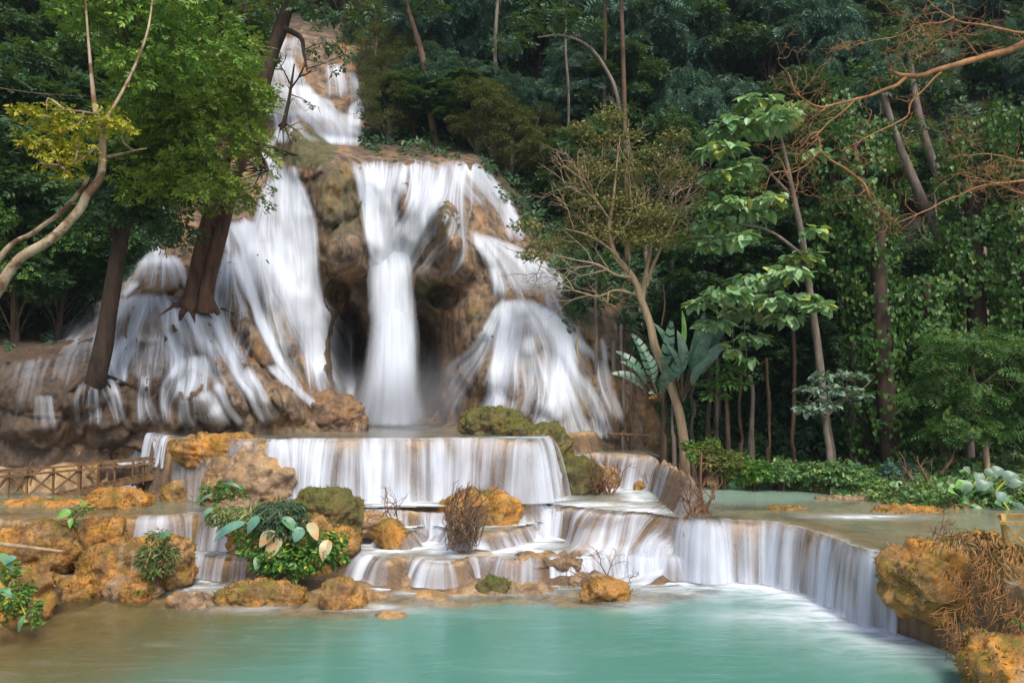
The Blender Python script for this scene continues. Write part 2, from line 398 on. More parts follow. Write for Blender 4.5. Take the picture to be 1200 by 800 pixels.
# smoothed relief for water to drape over
def blur(a, r, k=2):
    for _ in range(k):
        for ax in (0, 1):
            p_ = np.concatenate([np.repeat(a.take([0], ax), r, ax), a, np.repeat(a.take([-1], ax), r, ax)], ax)
            c = np.cumsum(p_, ax); n = 2 * r + 1
            c = np.concatenate([np.zeros_like(c.take([0], ax)), c], ax)
            a = (c.take(range(n, c.shape[ax]), ax) - c.take(range(0, c.shape[ax] - n), ax)) / n
    return a
RS_ = blur(RD, 2)
RSB = blur(RD, 4)
GRX = np.gradient(blur(RD, 4), SX, axis=1); GRF = np.gradient(RS_, SX, axis=1)
def bil(A, px, py):
    x = np.clip((np.asarray(px, float) - gx[0]) / SX, 0, len(gx) - 1.001); y = np.clip((np.asarray(py, float) - gy[0]) / SY, 0, len(gy) - 1.001)
    i = x.astype(int); j = y.astype(int); u = x - i; v = y - j
    return (A[j, i] * (1 - u) + A[j, i + 1] * u) * (1 - v) + (A[j + 1, i] * (1 - u) + A[j + 1, i + 1] * u) * v
def on_cliff(px, py, off=0.): return at(px, py, bil(RS_, px, py) - off)

# ---------- terraces ----------
def edge(pts, z, seed=0, amp=.12, step=.06, fr=1.3):
    """pixel points of a lip on level z -> dense scalloped line in plan"""
    P = onz([p[0] for p in pts], [p[1] for p in pts], z)[:, :2]
    L = np.append(0, np.cumsum(np.hypot(*np.diff(P, axis=0).T))); n = max(8, int(L[-1] / step))
    Q = smoothpath(np.c_[P, L], n * 3); d = np.append(0, np.cumsum(np.hypot(*np.diff(Q[:, :2], axis=0).T)))
    s = np.linspace(0, d[-1], n); Q = np.stack([np.interp(s, d, Q[:, 0]), np.interp(s, d, Q[:, 1])], -1)
    T = np.gradient(Q, axis=0); T /= np.linalg.norm(T, axis=1)[:, None]; N = np.stack([T[:, 1], -T[:, 0]], -1)
    Q = Q + N * (amp * (np.abs(perlin(s * fr, seed, .3)) * 2.2 - .5 + .6 * perlin(s * fr * 2.7, seed, 5.1)))[:, None]
    return Q
Z0, ZB, Z1, ZR, Z2 = 0.0, .55, 1.4, 2.45, 3.1
E_B = edge([(-140,652),(150,652),(215,650),(290,654),(330,652),(400,646),(430,650),(455,657),(480,652),(520,660),(560,650),(600,654),(680,654),(730,650),(790,652),(830,650)], ZB, 1, .16)
E_1 = edge([(-140,606),(165,606),(230,602),(304,604),(335,595),(380,593),(430,595),(500,594),(560,593),(640,590),(700,597),(760,601),(800,608),(830,611),(862,610),(900,612),(940,619),(980,631),(1010,643),(1056,652),(1120,668),(1250,700)], Z1, 2, .12)
E_A = edge([(318,606),(350,614),(390,622),(430,612),(470,624),(505,614),(545,625),(585,622),(625,613),(655,603)], .95, 12, .28, fr=1.9)
E_2 = edge([(-170,505),(0,506),(100,506),(165,507),(196,512),(215,514),(260,515),(322,516),(345,515),(400,515),(500,514),(560,514),(622,515),(640,512),(652,509),(672,506),(705,503)], Z2, 3, .17)
E_R = edge([(640,540),(680,532),(700,530),(740,532),(775,535),(798,546),(812,552)], ZR, 4, .10)
E_K = edge([(-140,543),(0,543),(80,545),(120,542),(175,540),(206,543)], 2.2, 6, .15)      # ledge low behind the boardwalk
E_C = edge([(120,700),(190,706),(240,712),(330,716),(400,722),(470,716),(560,706),(640,708),(720,712),(800,700),(840,694)], Z0, 5, .35, fr=.8)
def close_(E, ypad=34, x0=None, x1=None):
    a = E[0].copy(); b = E[-1].copy()
    if E is E_1: return np.vstack([E, [[b[0] + 24, b[1] - 1], [b[0] + 24, ypad], [a[0] - 20, ypad], [a[0] - 20, a[1]]]])
    return np.vstack([E, [[b[0] if x1 is None else x1, ypad], [a[0] if x0 is None else x0, ypad]]])
BANK = onz([795, 815, 850, 900, 960, 1010, 1050, 1110, 1160, 1200, 1300, 1420], [556, 566, 570, 573, 578, 586, 593, 597, 596, 598, 606, 618], Z1)[:, :2]
BANKP = np.vstack([BANK, [[40, 34], [BANK[0, 0] - .5, 34]]])
TX = np.arange(-26, 27, .09); TY = np.arange(7.5, 33, .075)
X, Y = np.meshgrid(TX, TY)
pxl = 600 + F * X / Y * 1.0                      # rough bearing, used only to vary step steepness along the terraces
h = -1.25 + .9 * sstep(-4.5, -8.5, X) * sstep(11, 15, Y) + fbm(X * .4, Y * .4, 0, 3) * .25
def lev(E, z, w, x0=None, x1=None, nz=0.0, poly=None):
    global h
    d = sdf(close_(E, x0=x0, x1=x1) if poly is None else poly, X, Y)
    s = sstep(-w, w * .25, d); h = h * (1 - s) + (z + nz) * s
    return d
n1 = fbm(X * .7, Y * .7, 3, 4); n2 = fbm(X * 2.2, Y * 2.2, 7, 3)
dC = lev(E_C, -.06, .8, nz=n1 * .20 + n2 * .05)
wB = .2 + .2 * sstep(2.2, .8, X) * sstep(-6.2, -5, X)
dB = lev(E_B, ZB - .06, wB, nz=n1 * .14 + n2 * .04)
wid = .16 + .9 * sstep(1.2, 1.8, X) * sstep(4.1, 3.2, X) + .12 * sstep(-5.0, -3.5, X) * sstep(1.0, .2, X)
dA = sdf(np.vstack([E_A, [[E_A[-1][0], 24], [E_A[0][0], 24]]]), X, Y); s = sstep(-.3, .08, dA); h = h * (1 - s) + (.89 + n1 * .10 + n2 * .03) * s
d1 = sdf(close_(E_1), X, Y); s = sstep(-1, .25, d1 / wid)
h = h * (1 - s) + (Z1 - .06 - .10 * sstep(.3, 1.6, d1) + n1 * .11 + n2 * .04 + .03 * sstep(.5, .1, d1)) * s
pool = sdf(onz([735, 820, 900, 960, 985, 930, 830, 740], [574, 566, 570, 577, 586, 591, 591, 584], Z1)[:, :2], X, Y)
h -= sstep(-.2, 1.2, pool) * .8
pool2 = sdf(onz([-140, 60, 300, 330, 560, 655, 700, 560, 330, 60, -140], [560, 575, 588, 594, 596, 590, 583, 584, 580, 560, 555], Z1)[:, :2], X, Y)
h -= sstep(-.1, .5, pool2) * .15 * sstep(-9, -7, X)
dK = sdf(np.vstack([E_K, [[E_K[-1][0], 34], [E_K[0][0], 34]]]), X, Y)
s = sstep(-.25, .1, dK); h = h * (1 - s) + (2.15 + n1 * .25) * s
dR = sdf(close_(E_R), X, Y); s = sstep(-.55, .1, dR); h = np.maximum(h, h * (1 - s) + (ZR - .05 + n1 * .08) * s)
d2 = sdf(close_(E_2), X, Y); s = sstep(-.28, .05, d2 + .25 * n2 * (X < -6)); h = np.maximum(h, h * (1 - s) + (Z2 - .05 + n1 * .07) * s)
dN = sdf(BANKP, X, Y); s = sstep(-.15, .45, dN + n1 * .3)
h = np.maximum(h, h * (1 - s) + (Z1 + .1 + np.clip(dN, 0, 9) * .09 + n1 * .14 + n2 * .05) * s)
LB = onz([-260, -100, 20, 55, 120, 200, 214, 200, 190, -260], [800, 770, 728, 694, 690, 688, 664, 640, 610, 600], Z0)[:, :2]
dL = sdf(LB, X, Y); s = sstep(-.3, .4, dL + n1 * .3); h = np.maximum(h, h * (1 - s) + (.22 + n1 * .15) * s)
wet = np.zeros_like(h)
for d_, ww in ((dB, .8), (dA, .5), (d1, .9), (d2, .7), (dR, 1.2)): wet = np.maximum(wet, sstep(-ww, -ww * .3, d_) * sstep(.02, -.06, d_))
h += .07 * (bill(X * 1.5, Y * 1.5, 2, 3)) * np.maximum(sstep(-1.3, -.5, dB) * sstep(.1, -.2, dB) * (wB > .3), sstep(-1.8, -.6, d1) * sstep(.1, -.3, d1) * (wid > .5))
h += .012 * fbm(X * 6, Y * 6, 1, 2)
def hT(x, y):
    u = np.clip((np.asarray(x, float) - TX[0]) / .09, 0, len(TX) - 1.001); v = np.clip((np.asarray(y, float) - TY[0]) / .075, 0, len(TY) - 1.001)
    i = u.astype(int); j = v.astype(int); u = u - i; v = v - j
    return (h[j, i] * (1 - u) + h[j, i + 1] * u) * (1 - v) + (h[j + 1, i] * (1 - u) + h[j + 1, i + 1] * u) * v
mb = MB(); mb.add(np.stack([X, Y, h], -1), gridfaces(len(TY), len(TX)))
soil = sstep(0, .5, dN + n1 * .3)
M_ter = rock_mat('travertine terrace', tan=(.62, .42, .22), dark=(.28, .17, .08), orange=(.60, .33, .09), moss=(.11, .10, .02), mossy=.12, orangey=.45, wet=.75, attr=True)
tag(build(mb, 'terrain', M_ter, attrs={'moss': soil * 0, 'soil': soil * .9, 'wet': wet}), 'stepped tan travertine terraces under the pools', None, None, 'structure')
t = NT('river bed'); M_bed = t.done(t.pbr(t.mix(t.noise(t.pos(), .6, 4), (.10, .09, .05), (.2, .16, .09)), .9))
mb = MB(); gxx = np.linspace(-260, 260, 60); gyy = np.linspace(-200, 320, 60); a, b = np.meshgrid(gxx, gyy)
mb.add(np.stack([a, b, -1.75 + 0 * a], -1), gridfaces(60, 60)); tag(build(mb, 'ground', M_bed), 'river bed and ground far around', None, None, 'structure')
# wooded banks beside and behind the viewer close the valley as in the place itself
t = NT('bank earth'); M_earth = t.done(t.pbr(t.mix(t.noise(t.pos(), 1.2, 5), (.03, .025, .014), (.07, .055, .03)), .95))

# ---------- water ----------
def water_mat(name, deep, shallow, rough=.12, k=2.6, bumpz=.5, clear=0.0):
    """milky mineral water: the deeper, the less of the bed shows; foam where the attribute says it is churned"""
    t = NT(name); p = t.pos(); dep = t.attr('depth'); fo = t.attr('foam'); silt = t.attr('silt')
    a = t.math('SUBTRACT', 1, t.math('EXPONENT', t.math('MULTIPLY', dep, -k)), clamp=True)
    n = t.noise(p, .35, 3)
    col = t.mix(t.mapr(n, .3, .7), deep, tuple(c * 1.12 for c in deep)); col = t.mix(silt, col, shallow)
    s1 = t.noise(t.scale(p, .9, 2.4, 1), 1.0, 5, .62, 1.2)
    fa = t.math('MULTIPLY', fo, t.math('ADD', .45, t.math('MULTIPLY', t.mapr(s1, .3, .7), 1.15)), clamp=True)
    fa = t.math('ADD', fa, t.math('MULTIPLY', t.mapr(t.noise(t.scale(p, .35, 1.3, 1), 1.0, 4, .6, 1.5), .55, .8), .10), clamp=True)
    d = t.n('BsdfDiffuse'); t.l(t.mix(fa, col, (.82, .86, .9)), d.inputs[0])
    tr = t.n('BsdfTransparent'); tr.inputs[0].default_value = (.93, .95, .92, 1)
    m = t.n('MixShader'); t.l(t.math('MAXIMUM', a, fa), m.inputs[0]); t.l(tr.outputs[0], m.inputs[1]); t.l(d.outputs[0], m.inputs[2])
    bn = t.bump(t.noise(t.scale(p, .7, 1.8, 1), 2.2, 4, .6, .8), bumpz, .03)
    g = t.n('BsdfGlossy'); g.inputs['Roughness'].default_value = rough; t.l(bn, g.inputs['Normal']); g.inputs[0].default_value = (.9, .95, 1, 1)
    fr = t.n('Fresnel'); fr.inputs[0].default_value = 1.33; t.l(bn, fr.inputs['Normal'])
    m2 = t.n('MixShader'); t.l(t.math('MULTIPLY', fr.outputs[0], t.mapr(fa, 0, 1, .9, .1)), m2.inputs[0]); t.l(m.outputs[0], m2.inputs[1]); t.l(g.outputs[0], m2.inputs[2])
    return t.done(m2.outputs[0])
def foam_from(X, Y, feet):
    fo = np.zeros(X.shape)
    for line, w, a in feet:
        line = np.asarray(line)[::4]; d2_ = np.full(X.shape, 1e9)
        x0, x1, y0, y1 = line[:, 0].min() - 5 * w, line[:, 0].max() + 5 * w, line[:, 1].min() - 5 * w, line[:, 1].max() + 5 * w
        msk = (X > x0) & (X < x1) & (Y > y0) & (Y < y1); xs = X[msk]; ys = Y[msk]; dd = np.full(xs.shape, 1e9)
        for q in line: dd = np.minimum(dd, (xs - q[0]) ** 2 + (ys - q[1]) ** 2)
        fo[msk] = np.maximum(fo[msk], a * np.exp(-np.sqrt(dd) / w))
    return fo
def pool_mesh(label, z, mask_d, mat, step, x0, x1, y0, y1, feet, siltf=None, extra=None):
    xs = np.arange(x0, x1, step); ys = np.arange(y0, y1, step); X, Y = np.meshgrid(xs, ys)
    dep = np.clip(z - hT(X, Y), 0, 3); fo = foam_from(X, Y, feet)
    if extra is not None: fo = np.maximum(fo, extra(X, Y))
    silt = siltf(X, Y) if siltf else X * 0
    f = gridfaces(len(ys), len(xs))
    if mask_d is not None:
        inside = (mask_d(X, Y) > -.08).ravel(); f = f[inside[f].all(1)]
    mb = MB(); mb.add(np.stack([X, Y, z + .012 * perlin(X * .8, Y * 1.1, z)], -1), f)
    return tag(build(mb, 'water', mat, attrs={'depth': dep, 'foam': fo, 'silt': silt}), label, None, None, 'structure')
def water_sheet_mat(name, tint=(.80, .85, .93), sharp=1.5, fu=1.0, lo=0.0):
    """falling water in a long exposure: real threads of white water with gaps between them"""
    t = NT(name); uv = t.n('UVMap').outputs[0]; de = t.attr('dens')
    a = t.noise(t.scale(uv, 3.2 * fu, .22, 1), 1, 2, .5, .15); b = t.noise(t.scale(uv, 11 * fu, .30, 1), 1, 3, .6); c = t.noise(t.scale(uv, .8 * fu, .5, 1), 1, 2)
    s = t.math('ADD', t.math('ADD', t.math('MULTIPLY', t.mapr(a, .28, .72), .34), t.math('MULTIPLY', t.mapr(b, .25, .75), .26)), t.math('MULTIPLY', t.mapr(c, .3, .7), .4))
    am = t.math('MULTIPLY', t.math('SUBTRACT', s, .52), t.math('MULTIPLY', t.math('MINIMUM', t.math('MULTIPLY', de, 2.2), 1), sharp))
    al = t.math('MULTIPLY', t.math('ADD', de, am, clamp=True), t.mapr(de, 0, .12), clamp=True)
    col = t.mix(t.math('MULTIPLY', s, 1.0), tuple(x * .80 for x in tint), (.84, .88, .95))
    d = t.n('BsdfDiffuse'); t.l(col, d.inputs[0]); tl = t.n('BsdfTranslucent'); t.l(col, tl.inputs[0])
    m0 = t.n('MixShader'); m0.inputs[0].default_value = .3; t.l(d.outputs[0], m0.inputs[1]); t.l(tl.outputs[0], m0.inputs[2])
    tr = t.n('BsdfTransparent'); m = t.n('MixShader'); t.l(al, m.inputs[0]); t.l(tr.outputs[0], m.inputs[1]); t.l(m0.outputs[0], m.inputs[2])
    return t.done(m.outputs[0])
M_fall = water_sheet_mat('falling water', tint=(.80, .86, .95), sharp=.45, fu=1.6); M_curt = water_sheet_mat('water curtain', tint=(.80, .84, .93), sharp=1.9, fu=1.1)

class Fall:
    """one waterfall: several overlapping sheets of water gathered in one mesh"""
    def __init__(s): s.mb = MB(); s.uv = []; s.de = []; s.k = 0; s.tr = []; s.gain = 1.1
    def put(s, P, U, V, D):
        nr, nc = U.shape; s.mb.add(P, gridfaces(nr, nc)); s.k += 1
        s.uv.append(np.stack([U + 37.7 * s.k, V + 11.3 * s.k], -1).reshape(-1, 2)); s.de.append(D.ravel())
    def fan(s, sec, dens=.7, off=.12, free=None, ef=.3, top=.06, bot=.1, taper=0., nr=44, relief=.05, drift=1.0, n=1.0):
        """sec: cross sections (xl,yl,xr,yr) in photo pixels; the water is traced down the rock from the first to the last,
        or hangs free between the depths free=(top, bottom)"""
        if free is None: s.tr.append((sec, dens, drift, n, top, bot)); return
        S = smoothpath(sec, nr); wpx = np.hypot(S[:, 2] - S[:, 0], S[:, 3] - S[:, 1]); nc = int(np.clip(wpx.max() / 1.6, 5, 70))
        u = np.linspace(0, 1, nc)[None, :]; r = np.linspace(0, 1, nr)[:, None]
        px = S[:, 0:1] * (1 - u) + S[:, 2:3] * u; py = S[:, 1:2] * (1 - u) + S[:, 3:4] * u
        Yd = free[0] + (free[1] - free[0]) * r + 0 * u - .3 * np.sin(np.pi * u) * sstep(0, .6, r); k_ = sstep(0, .35, r)
        Yd = Yd * k_ + (bil(RS_, px, py) - off) * (1 - k_)
        um = u * (wpx.max() * 30 / F) + 0 * r
        L = np.append(0, np.cumsum(np.hypot(np.diff(S[:, 0] + S[:, 2]), np.diff(S[:, 1] + S[:, 3])) / 2)) * 30 / F
        vm = L[:, None] + 0 * u
        Yd = Yd - relief * perlin(um * 2.2, vm * .35, s.k * 3.3) - .03
        e = sstep(0, ef, u + .12 * perlin(vm * .5, s.k, 0)) * sstep(0, ef, 1 - u + .12 * perlin(vm * .5, s.k, 9))
        D = dens * e * sstep(-.001, max(top, .3), r + .16 * perlin(um * 2.5, s.k * 3.1, 4)) * sstep(-.001, bot, 1 - r) * (1 - taper * r) * (1 + .35 * perlin(um * 3.5, vm * .12, s.k))
        s.put(at(px, py, Yd), um, vm, D)
    def trace(s, seed):
        """follow many threads of water down the rock, let them part round its bosses, and lay one film where they run"""
        rs = RS(seed); A = np.concatenate([np.asarray(q[0], float).reshape(-1, 4) for q in s.tr])
        x0, x1 = min(A[:, 0].min(), A[:, 2].min()) - 26, A[:, [0, 2]].max() + 26; y0, y1 = A[:, [1, 3]].min() - 4, A[:, [1, 3]].max() + 6
        W = int(x1 - x0) + 1; H = int(y1 - y0) + 1; acc = np.zeros((H, W + 2))
        for sec, dens, drift, nn, top, bot in s.tr:
            S0 = np.asarray(sec, float); Lp = np.hypot(np.diff(S0[:, 0] + S0[:, 2]), np.diff(S0[:, 1] + S0[:, 3])).sum() / 2
            nr = int(Lp * 1.0) + 4; S = smoothpath(sec, nr); wd = np.hypot(S[:, 2] - S[:, 0], S[:, 3] - S[:, 1]).max(); N = int((wd * 1.5 + 3) * nn)
            u = np.clip(rs.rand(N) + rs.normal(scale=.03, size=N), -.08, 1.08); I = np.exp(rs.normal(scale=.75, size=N)) / 1.3; off = np.zeros(N); vel = np.zeros(N); ph = rs.rand(N) * 50
            t0 = rs.rand(N) * .10; t1 = 1 - rs.rand(N) ** 1.5 * .22
            for i in range(nr):
                r = i / (nr - 1.); X_ = S[i, 0] * (1 - u) + S[i, 2] * u + off; Y_ = S[i, 1] * (1 - u) + S[i, 3] * u + .0 * off
                g = bil(GRX, X_, Y_) * 9 * drift + bil(GRF, X_, Y_) * 4 * drift; vel = vel * .8 + .2 * np.clip(g, -.75, .75); off = off * .995 + vel * Lp / nr + .16 * perlin(ph, i * .09, 1.1)
                w_ = I * sstep(t0 - .03, t0 + top, r) * sstep(1 - t1 - .02, 1 - t1 + bot, 1 - r) * (1 + .5 * perlin(ph, i * .05, 7.)) * dens * .62 * Lp / nr
                xi = X_ - x0; yi = Y_ - y0; k = (xi > 1) & (xi < W - 1) & (yi >= 0) & (yi < H - 1); xi = xi[k]; yi = yi[k]; ww = w_[k]
                j = yi.astype(int); fy = yi - j; q = xi.astype(int); fx = xi - q
                np.add.at(acc, (j, q), ww * (1 - fx) * (1 - fy)); np.add.at(acc, (j, q + 1), ww * fx * (1 - fy)); np.add.at(acc, (j + 1, q), ww * (1 - fx) * fy); np.add.at(acc, (j + 1, q + 1), ww * fx * fy)
        acc = acc[:, :W]; kv = lambda a_, r_, ax: sum(np.roll(a_, t_, ax) for t_ in range(-r_, r_ + 1)) / (2 * r_ + 1)
        fine = kv(acc, 2, 0); soft = kv(kv(kv(acc, 3, 0), 3, 1), 2, 1); D = 1 - np.exp(-(fine * .46 + soft * .66) * s.gain); D = np.clip(D - .035, 0, 1) / .965
        D[0] = D[-1] = 0; D[:, 0] = D[:, -1] = 0
        gx_, gy_ = np.meshgrid(x0 + np.arange(W), y0 + np.arange(H)); P = at(gx_, gy_, np.minimum(bil(RS_, gx_, gy_), bil(RSB, gx_, gy_) + .05) - .10 - .10 * kv(D, 2, 1))
        f = gridfaces(H, W)[:, ::-1]; keep = (D.ravel()[f] > 0).any(1); f = f[keep]; used = np.unique(f); mp = np.full(H * W, -1); mp[used] = np.arange(len(used))
        s.mb.add(P.reshape(-1, 3)[used], mp[f]); s.uv.append(np.stack([gx_, -gy_], -1).reshape(-1, 2)[used] * .031 + 5); s.de.append(D.ravel()[used])
    def curtain(s, L, z0, zf, throw=.3, dens=.6, nr=16, df=None, back=.35, lip=.5, hug=False):
        """sheet over a terrace lip: L is the lip line in plan; zf the level it falls to"""
        T = np.gradient(L, axis=0); T /= np.linalg.norm(T, axis=1)[:, None]; N = np.stack([T[:, 1], -T[:, 0]], -1)
        N = np.stack([blur(N[:, :1], 4)[:, 0], blur(N[:, 1:], 4)[:, 0]], -1)
        d = np.append(0, np.cumsum(np.hypot(*np.diff(L, axis=0).T)))
        zf = np.broadcast_to(zf, (len(L),)); throw = np.broadcast_to(throw, (len(L),)) * (1 + .25 * perlin(d * 1.1, s.k * 5.0, 2))
        rows = []; r1 = np.linspace(-1, 0, 5)[:-1]; r2 = np.linspace(0, 1, nr)
        P = []; V = []; Rr = []
        for r in list(r1) + list(r2):
            if r < 0: o = r * back * np.ones(len(L)); z = z0 + .03 + 0 * o
            else: o = throw * (r ** .75) ; z = z0 + .03 - (z0 - zf) * (r ** 1.6)
            q = L + N * (o + .025 * perlin(d * 2.4, r * .6, s.k))[:, None]
            z = hT(q[:, 0], q[:, 1]) + .035 if hug else np.maximum(z, hT(q[:, 0], q[:, 1]) + .03)
            P.append(np.c_[q, z]); V.append(np.full(len(L), r * (z0 - zf).mean() if r > 0 else r * back)); Rr.append(np.full(len(L), r))
        P = np.array(P); V = np.array(V); Rr = np.array(Rr); U = d[None, :] + 0 * V
        dd = np.ones(len(L)) * dens if df is None else df(L, d)
        D = dd[None, :] * np.where(Rr < 0, lip * (1 + Rr), lip + (1 - lip) * sstep(0, .35, Rr)) + .10 * sstep(.75, 1, Rr) * dd[None, :]
        if hug: D = D * (1 + 1.3 * fbm(P[..., 0] * .9, P[..., 1] * 1.3, s.k, 3)) * sstep(1, .8, Rr)
        else: D = D * (1 + .9 * perlin(U * .55, V * .5, s.k * 2.9 + 4) + .4 * perlin(U * 2.5, V * .8, s.k * 1.7) + .3 * perlin(U * 6, V * .4, s.k))
        D = np.clip(D, 0, 1) * sstep(0, .12, d / d[-1] * 8) * sstep(0, .12, (1 - d / d[-1]) * 8)
        s.put(P, U, V, D)
        return L + N * throw[:, None]
    def done(s, label, mat, cat='waterfall', name='waterfall'):
        if s.tr: s.trace(len(label))
        return tag(build(s.mb, name, mat, attrs={'dens': np.concatenate(s.de)}, uv=np.concatenate(s.uv)), label, cat, None, None)
def seg(E, xa, xb, z):
    """piece of a lip line between two photo columns"""
    px = 600 + F * E[:, 0] / (E[:, 1] * ct + (z - CZ) * st); m = (px >= xa) & (px <= xb); return E[m]
# upper cascade, far back
f = Fall()
f.fan([(316,68,344,66),(317,84,352,84),(316,102,366,104)], .75)
f.fan([(315,96,362,100),(316,110,368,112),(317,124,380,128),(320,142,398,142)], .95)
f.fan([(317,128,384,126),(324,142,410,140),(334,158,414,158),(350,168,404,172)], .9)
f.fan([(424,116,434,118),(404,128,424,130),(392,146,412,148),(382,168,402,172)], .95)
f.fan([(352,108,366,112),(356,122,384,120),(362,136,392,134)], .8)
f.fan([(384,76,400,76),(382,92,404,92),(380,116,404,116)], .5)
f.fan([(408,84,416,84),(406,100,416,100),(402,118,414,118)], .4)
f.fan([(330,44,352,42),(322,58,350,58),(318,74,346,72)], .45)
f.done('uppermost cascade tumbling in steps at the top left of the cliff', M_fall)
# left fall with its bright plunge and the fans over the domes
f = Fall()
f.fan([(296,158,324,162),(306,176,326,178),(312,192,340,192),(314,210,350,206)], .85)
f.fan([(314,184,346,196),(326,220,356,222),(334,260,366,258),(342,310,374,308),(350,370,382,372),(354,430,392,432),(356,474,402,474)], 1.1, drift=.15)
f.fan([(338,214,352,214),(352,262,372,262),(358,330,378,330),(362,400,390,400),(366,470,402,472)], .9, drift=.15)
f.fan([(316,205,340,205),(310,250,345,255),(300,300,345,310),(300,350,350,360)], .62, ef=.25)
f.fan([(280,258,336,256),(290,300,345,300),(300,350,352,350),(312,400,362,404),(330,460,376,462)], .60, drift=.4)
f.fan([(266,258,290,256),(278,280,302,276),(290,320,318,316),(300,366,332,362),(316,420,346,416),(334,462,358,458)], .92, off=.2)
f.fan([(256,300,272,292),(246,336,272,330),(244,366,276,362),(250,400,276,400),(256,430,270,430)], .75)
f.fan([(268,290,286,286),(276,330,292,326),(284,372,300,370),(288,412,306,410)], .6)
f.fan([(320,322,332,322),(336,350,350,350),(348,392,360,392),(352,440,364,440),(356,470,372,470)], .85)
f.fan([(332,300,350,300),(340,340,360,340),(352,380,368,380),(360,440,378,440)], .55)
f.fan([(300,250,338,250),(306,300,345,300),(318,350,352,350),(330,400,362,400),(340,450,372,450)], .6, drift=.4)
f.fan([(262,290,300,286),(262,340,312,336),(276,390,330,386),(296,440,345,436)], .5)
f.fan([(256,262,300,258),(262,300,306,296)], .7)
f.done('tall left waterfall of white threads fanning down over brown rocks', M_fall)
f = Fall()
f.fan([(156,344,196,343),(140,366,208,364),(136,400,222,398),(134,436,232,430)], .40, ef=.1)
f.fan([(168,302,206,300),(156,318,214,314),(152,340,216,340)], .72, ef=.15)
f.fan([(160,290,190,290),(158,312,200,310)], .5)
f.fan([(193,346,206,346),(196,380,208,380),(202,420,214,420),(188,446,202,444),(186,470,196,470),(188,500,206,500)], .85)
f.fan([(142,352,154,352),(138,380,150,380),(138,410,152,410),(136,436,150,434),(138,470,152,468),(146,500,162,500)], .72)
f.fan([(166,350,178,350),(164,390,172,390),(170,430,180,430),(178,450,190,450)], .62)
f.fan([(208,354,222,358),(214,380,228,380),(220,420,236,418)], .88)
f.fan([(214,418,240,416),(206,434,246,430),(200,452,246,448),(198,470,240,466)], .78)
f.fan([(228,360,246,362),(236,390,250,388),(246,426,258,424),(254,450,268,448)], .7)
f.fan([(232,460,250,456),(236,480,254,478),(244,500,264,500)], .8)
f.fan([(246,450,258,448),(258,468,270,464),(272,486,286,484),(284,498,298,498)], .92)
f.fan([(284,434,294,430),(292,458,304,454),(304,480,318,478),(312,496,330,494)], .9)
f.fan([(312,428,322,424),(326,450,336,448),(342,476,354,474),(350,494,368,492)], .9)
f.fan([(166,440,174,440),(166,470,174,470),(168,500,180,500)], .7)
f.fan([(208,470,220,470),(212,486,224,486),(216,502,232,502)], .5)
f.fan([(118,350,150,346),(96,372,140,368),(84,400,130,396)], .33)
f.fan([(268,430,280,430),(284,452,294,450),(296,478,308,476)], .6)
f.fan([(60,380,110,376),(50,410,100,404)], .22)
f.fan([(176,312,190,312),(170,280,184,280),(166,262,176,262)][::-1], .8)
f.fan([(42,462,60,462),(40,484,62,484),(40,512,66,512)], .30)
f.fan([(150,330,164,330),(140,348,156,348)], .5)
f.fan([(90,392,140,388),(70,420,128,416),(60,460,120,456)], .2)
f.fan([(10,420,60,416),(0,450,50,446),(-10,500,40,500)], .12)
f.fan([(96,440,116,438),(90,470,112,468),(92,502,110,502)], .4)
f.fan([(140,392,206,390),(134,420,200,418),(140,450,196,448)], .4)
f.fan([(236,392,276,388),(244,430,290,424),(262,462,306,456),(280,494,318,490)], .5)
f.fan([(210,466,250,462),(220,498,262,496)], .4)
f.fan([(190,350,250,350),(206,390,256,386),(222,424,262,420)], .4)
f.gain = 1.0
f.done('low fan of thin streams veiling rounded boulders below the twin trunk', M_fall)
# central plunge
f = Fall()
f.fan([(412,187,480,187),(414,215,474,215),(416,250,468,250),(420,290,474,300),(430,335,486,335)], 1.0, drift=.3)
f.fan([(428,300,452,300),(432,345,458,345),(436,370,470,370)], .5)
f.fan([(422,240,466,240),(428,290,484,290),(430,330,490,330),(428,380,492,380),(422,430,496,430),(412,470,502,470),(402,503,510,503)], 1.0, free=(30.2,29.0), ef=.3, bot=.12)
f.fan([(436,300,466,300),(438,345,480,345),(434,400,488,400),(426,460,494,460),(416,503,500,503)], 1.0, free=(30.0,28.8), ef=.35, bot=.06)
f.fan([(484,186,550,188),(480,212,542,214),(472,240,534,244),(458,272,518,276),(446,304,502,310),(440,336,488,336)], 1.0, drift=.5)
f.fan([(414,200,450,200),(416,240,450,240),(418,280,456,284),(430,330,470,330)], .6, drift=.4)
f.fan([(470,186,492,186),(474,212,486,212),(474,240,480,240)], .35)
f.fan([(500,200,540,200),(496,240,516,244),(488,268,510,274),(482,296,500,300),(474,320,490,322)], .75, off=.3)
f.fan([(540,187,560,190),(548,210,566,212),(556,236,572,240),(560,262,578,268),(560,284,590,286)], .8)
f.fan([(524,188,556,190),(534,215,562,218),(546,246,572,250)], .55)
f.done('tall central waterfall dropping free from a broad lip into the mist', M_fall)
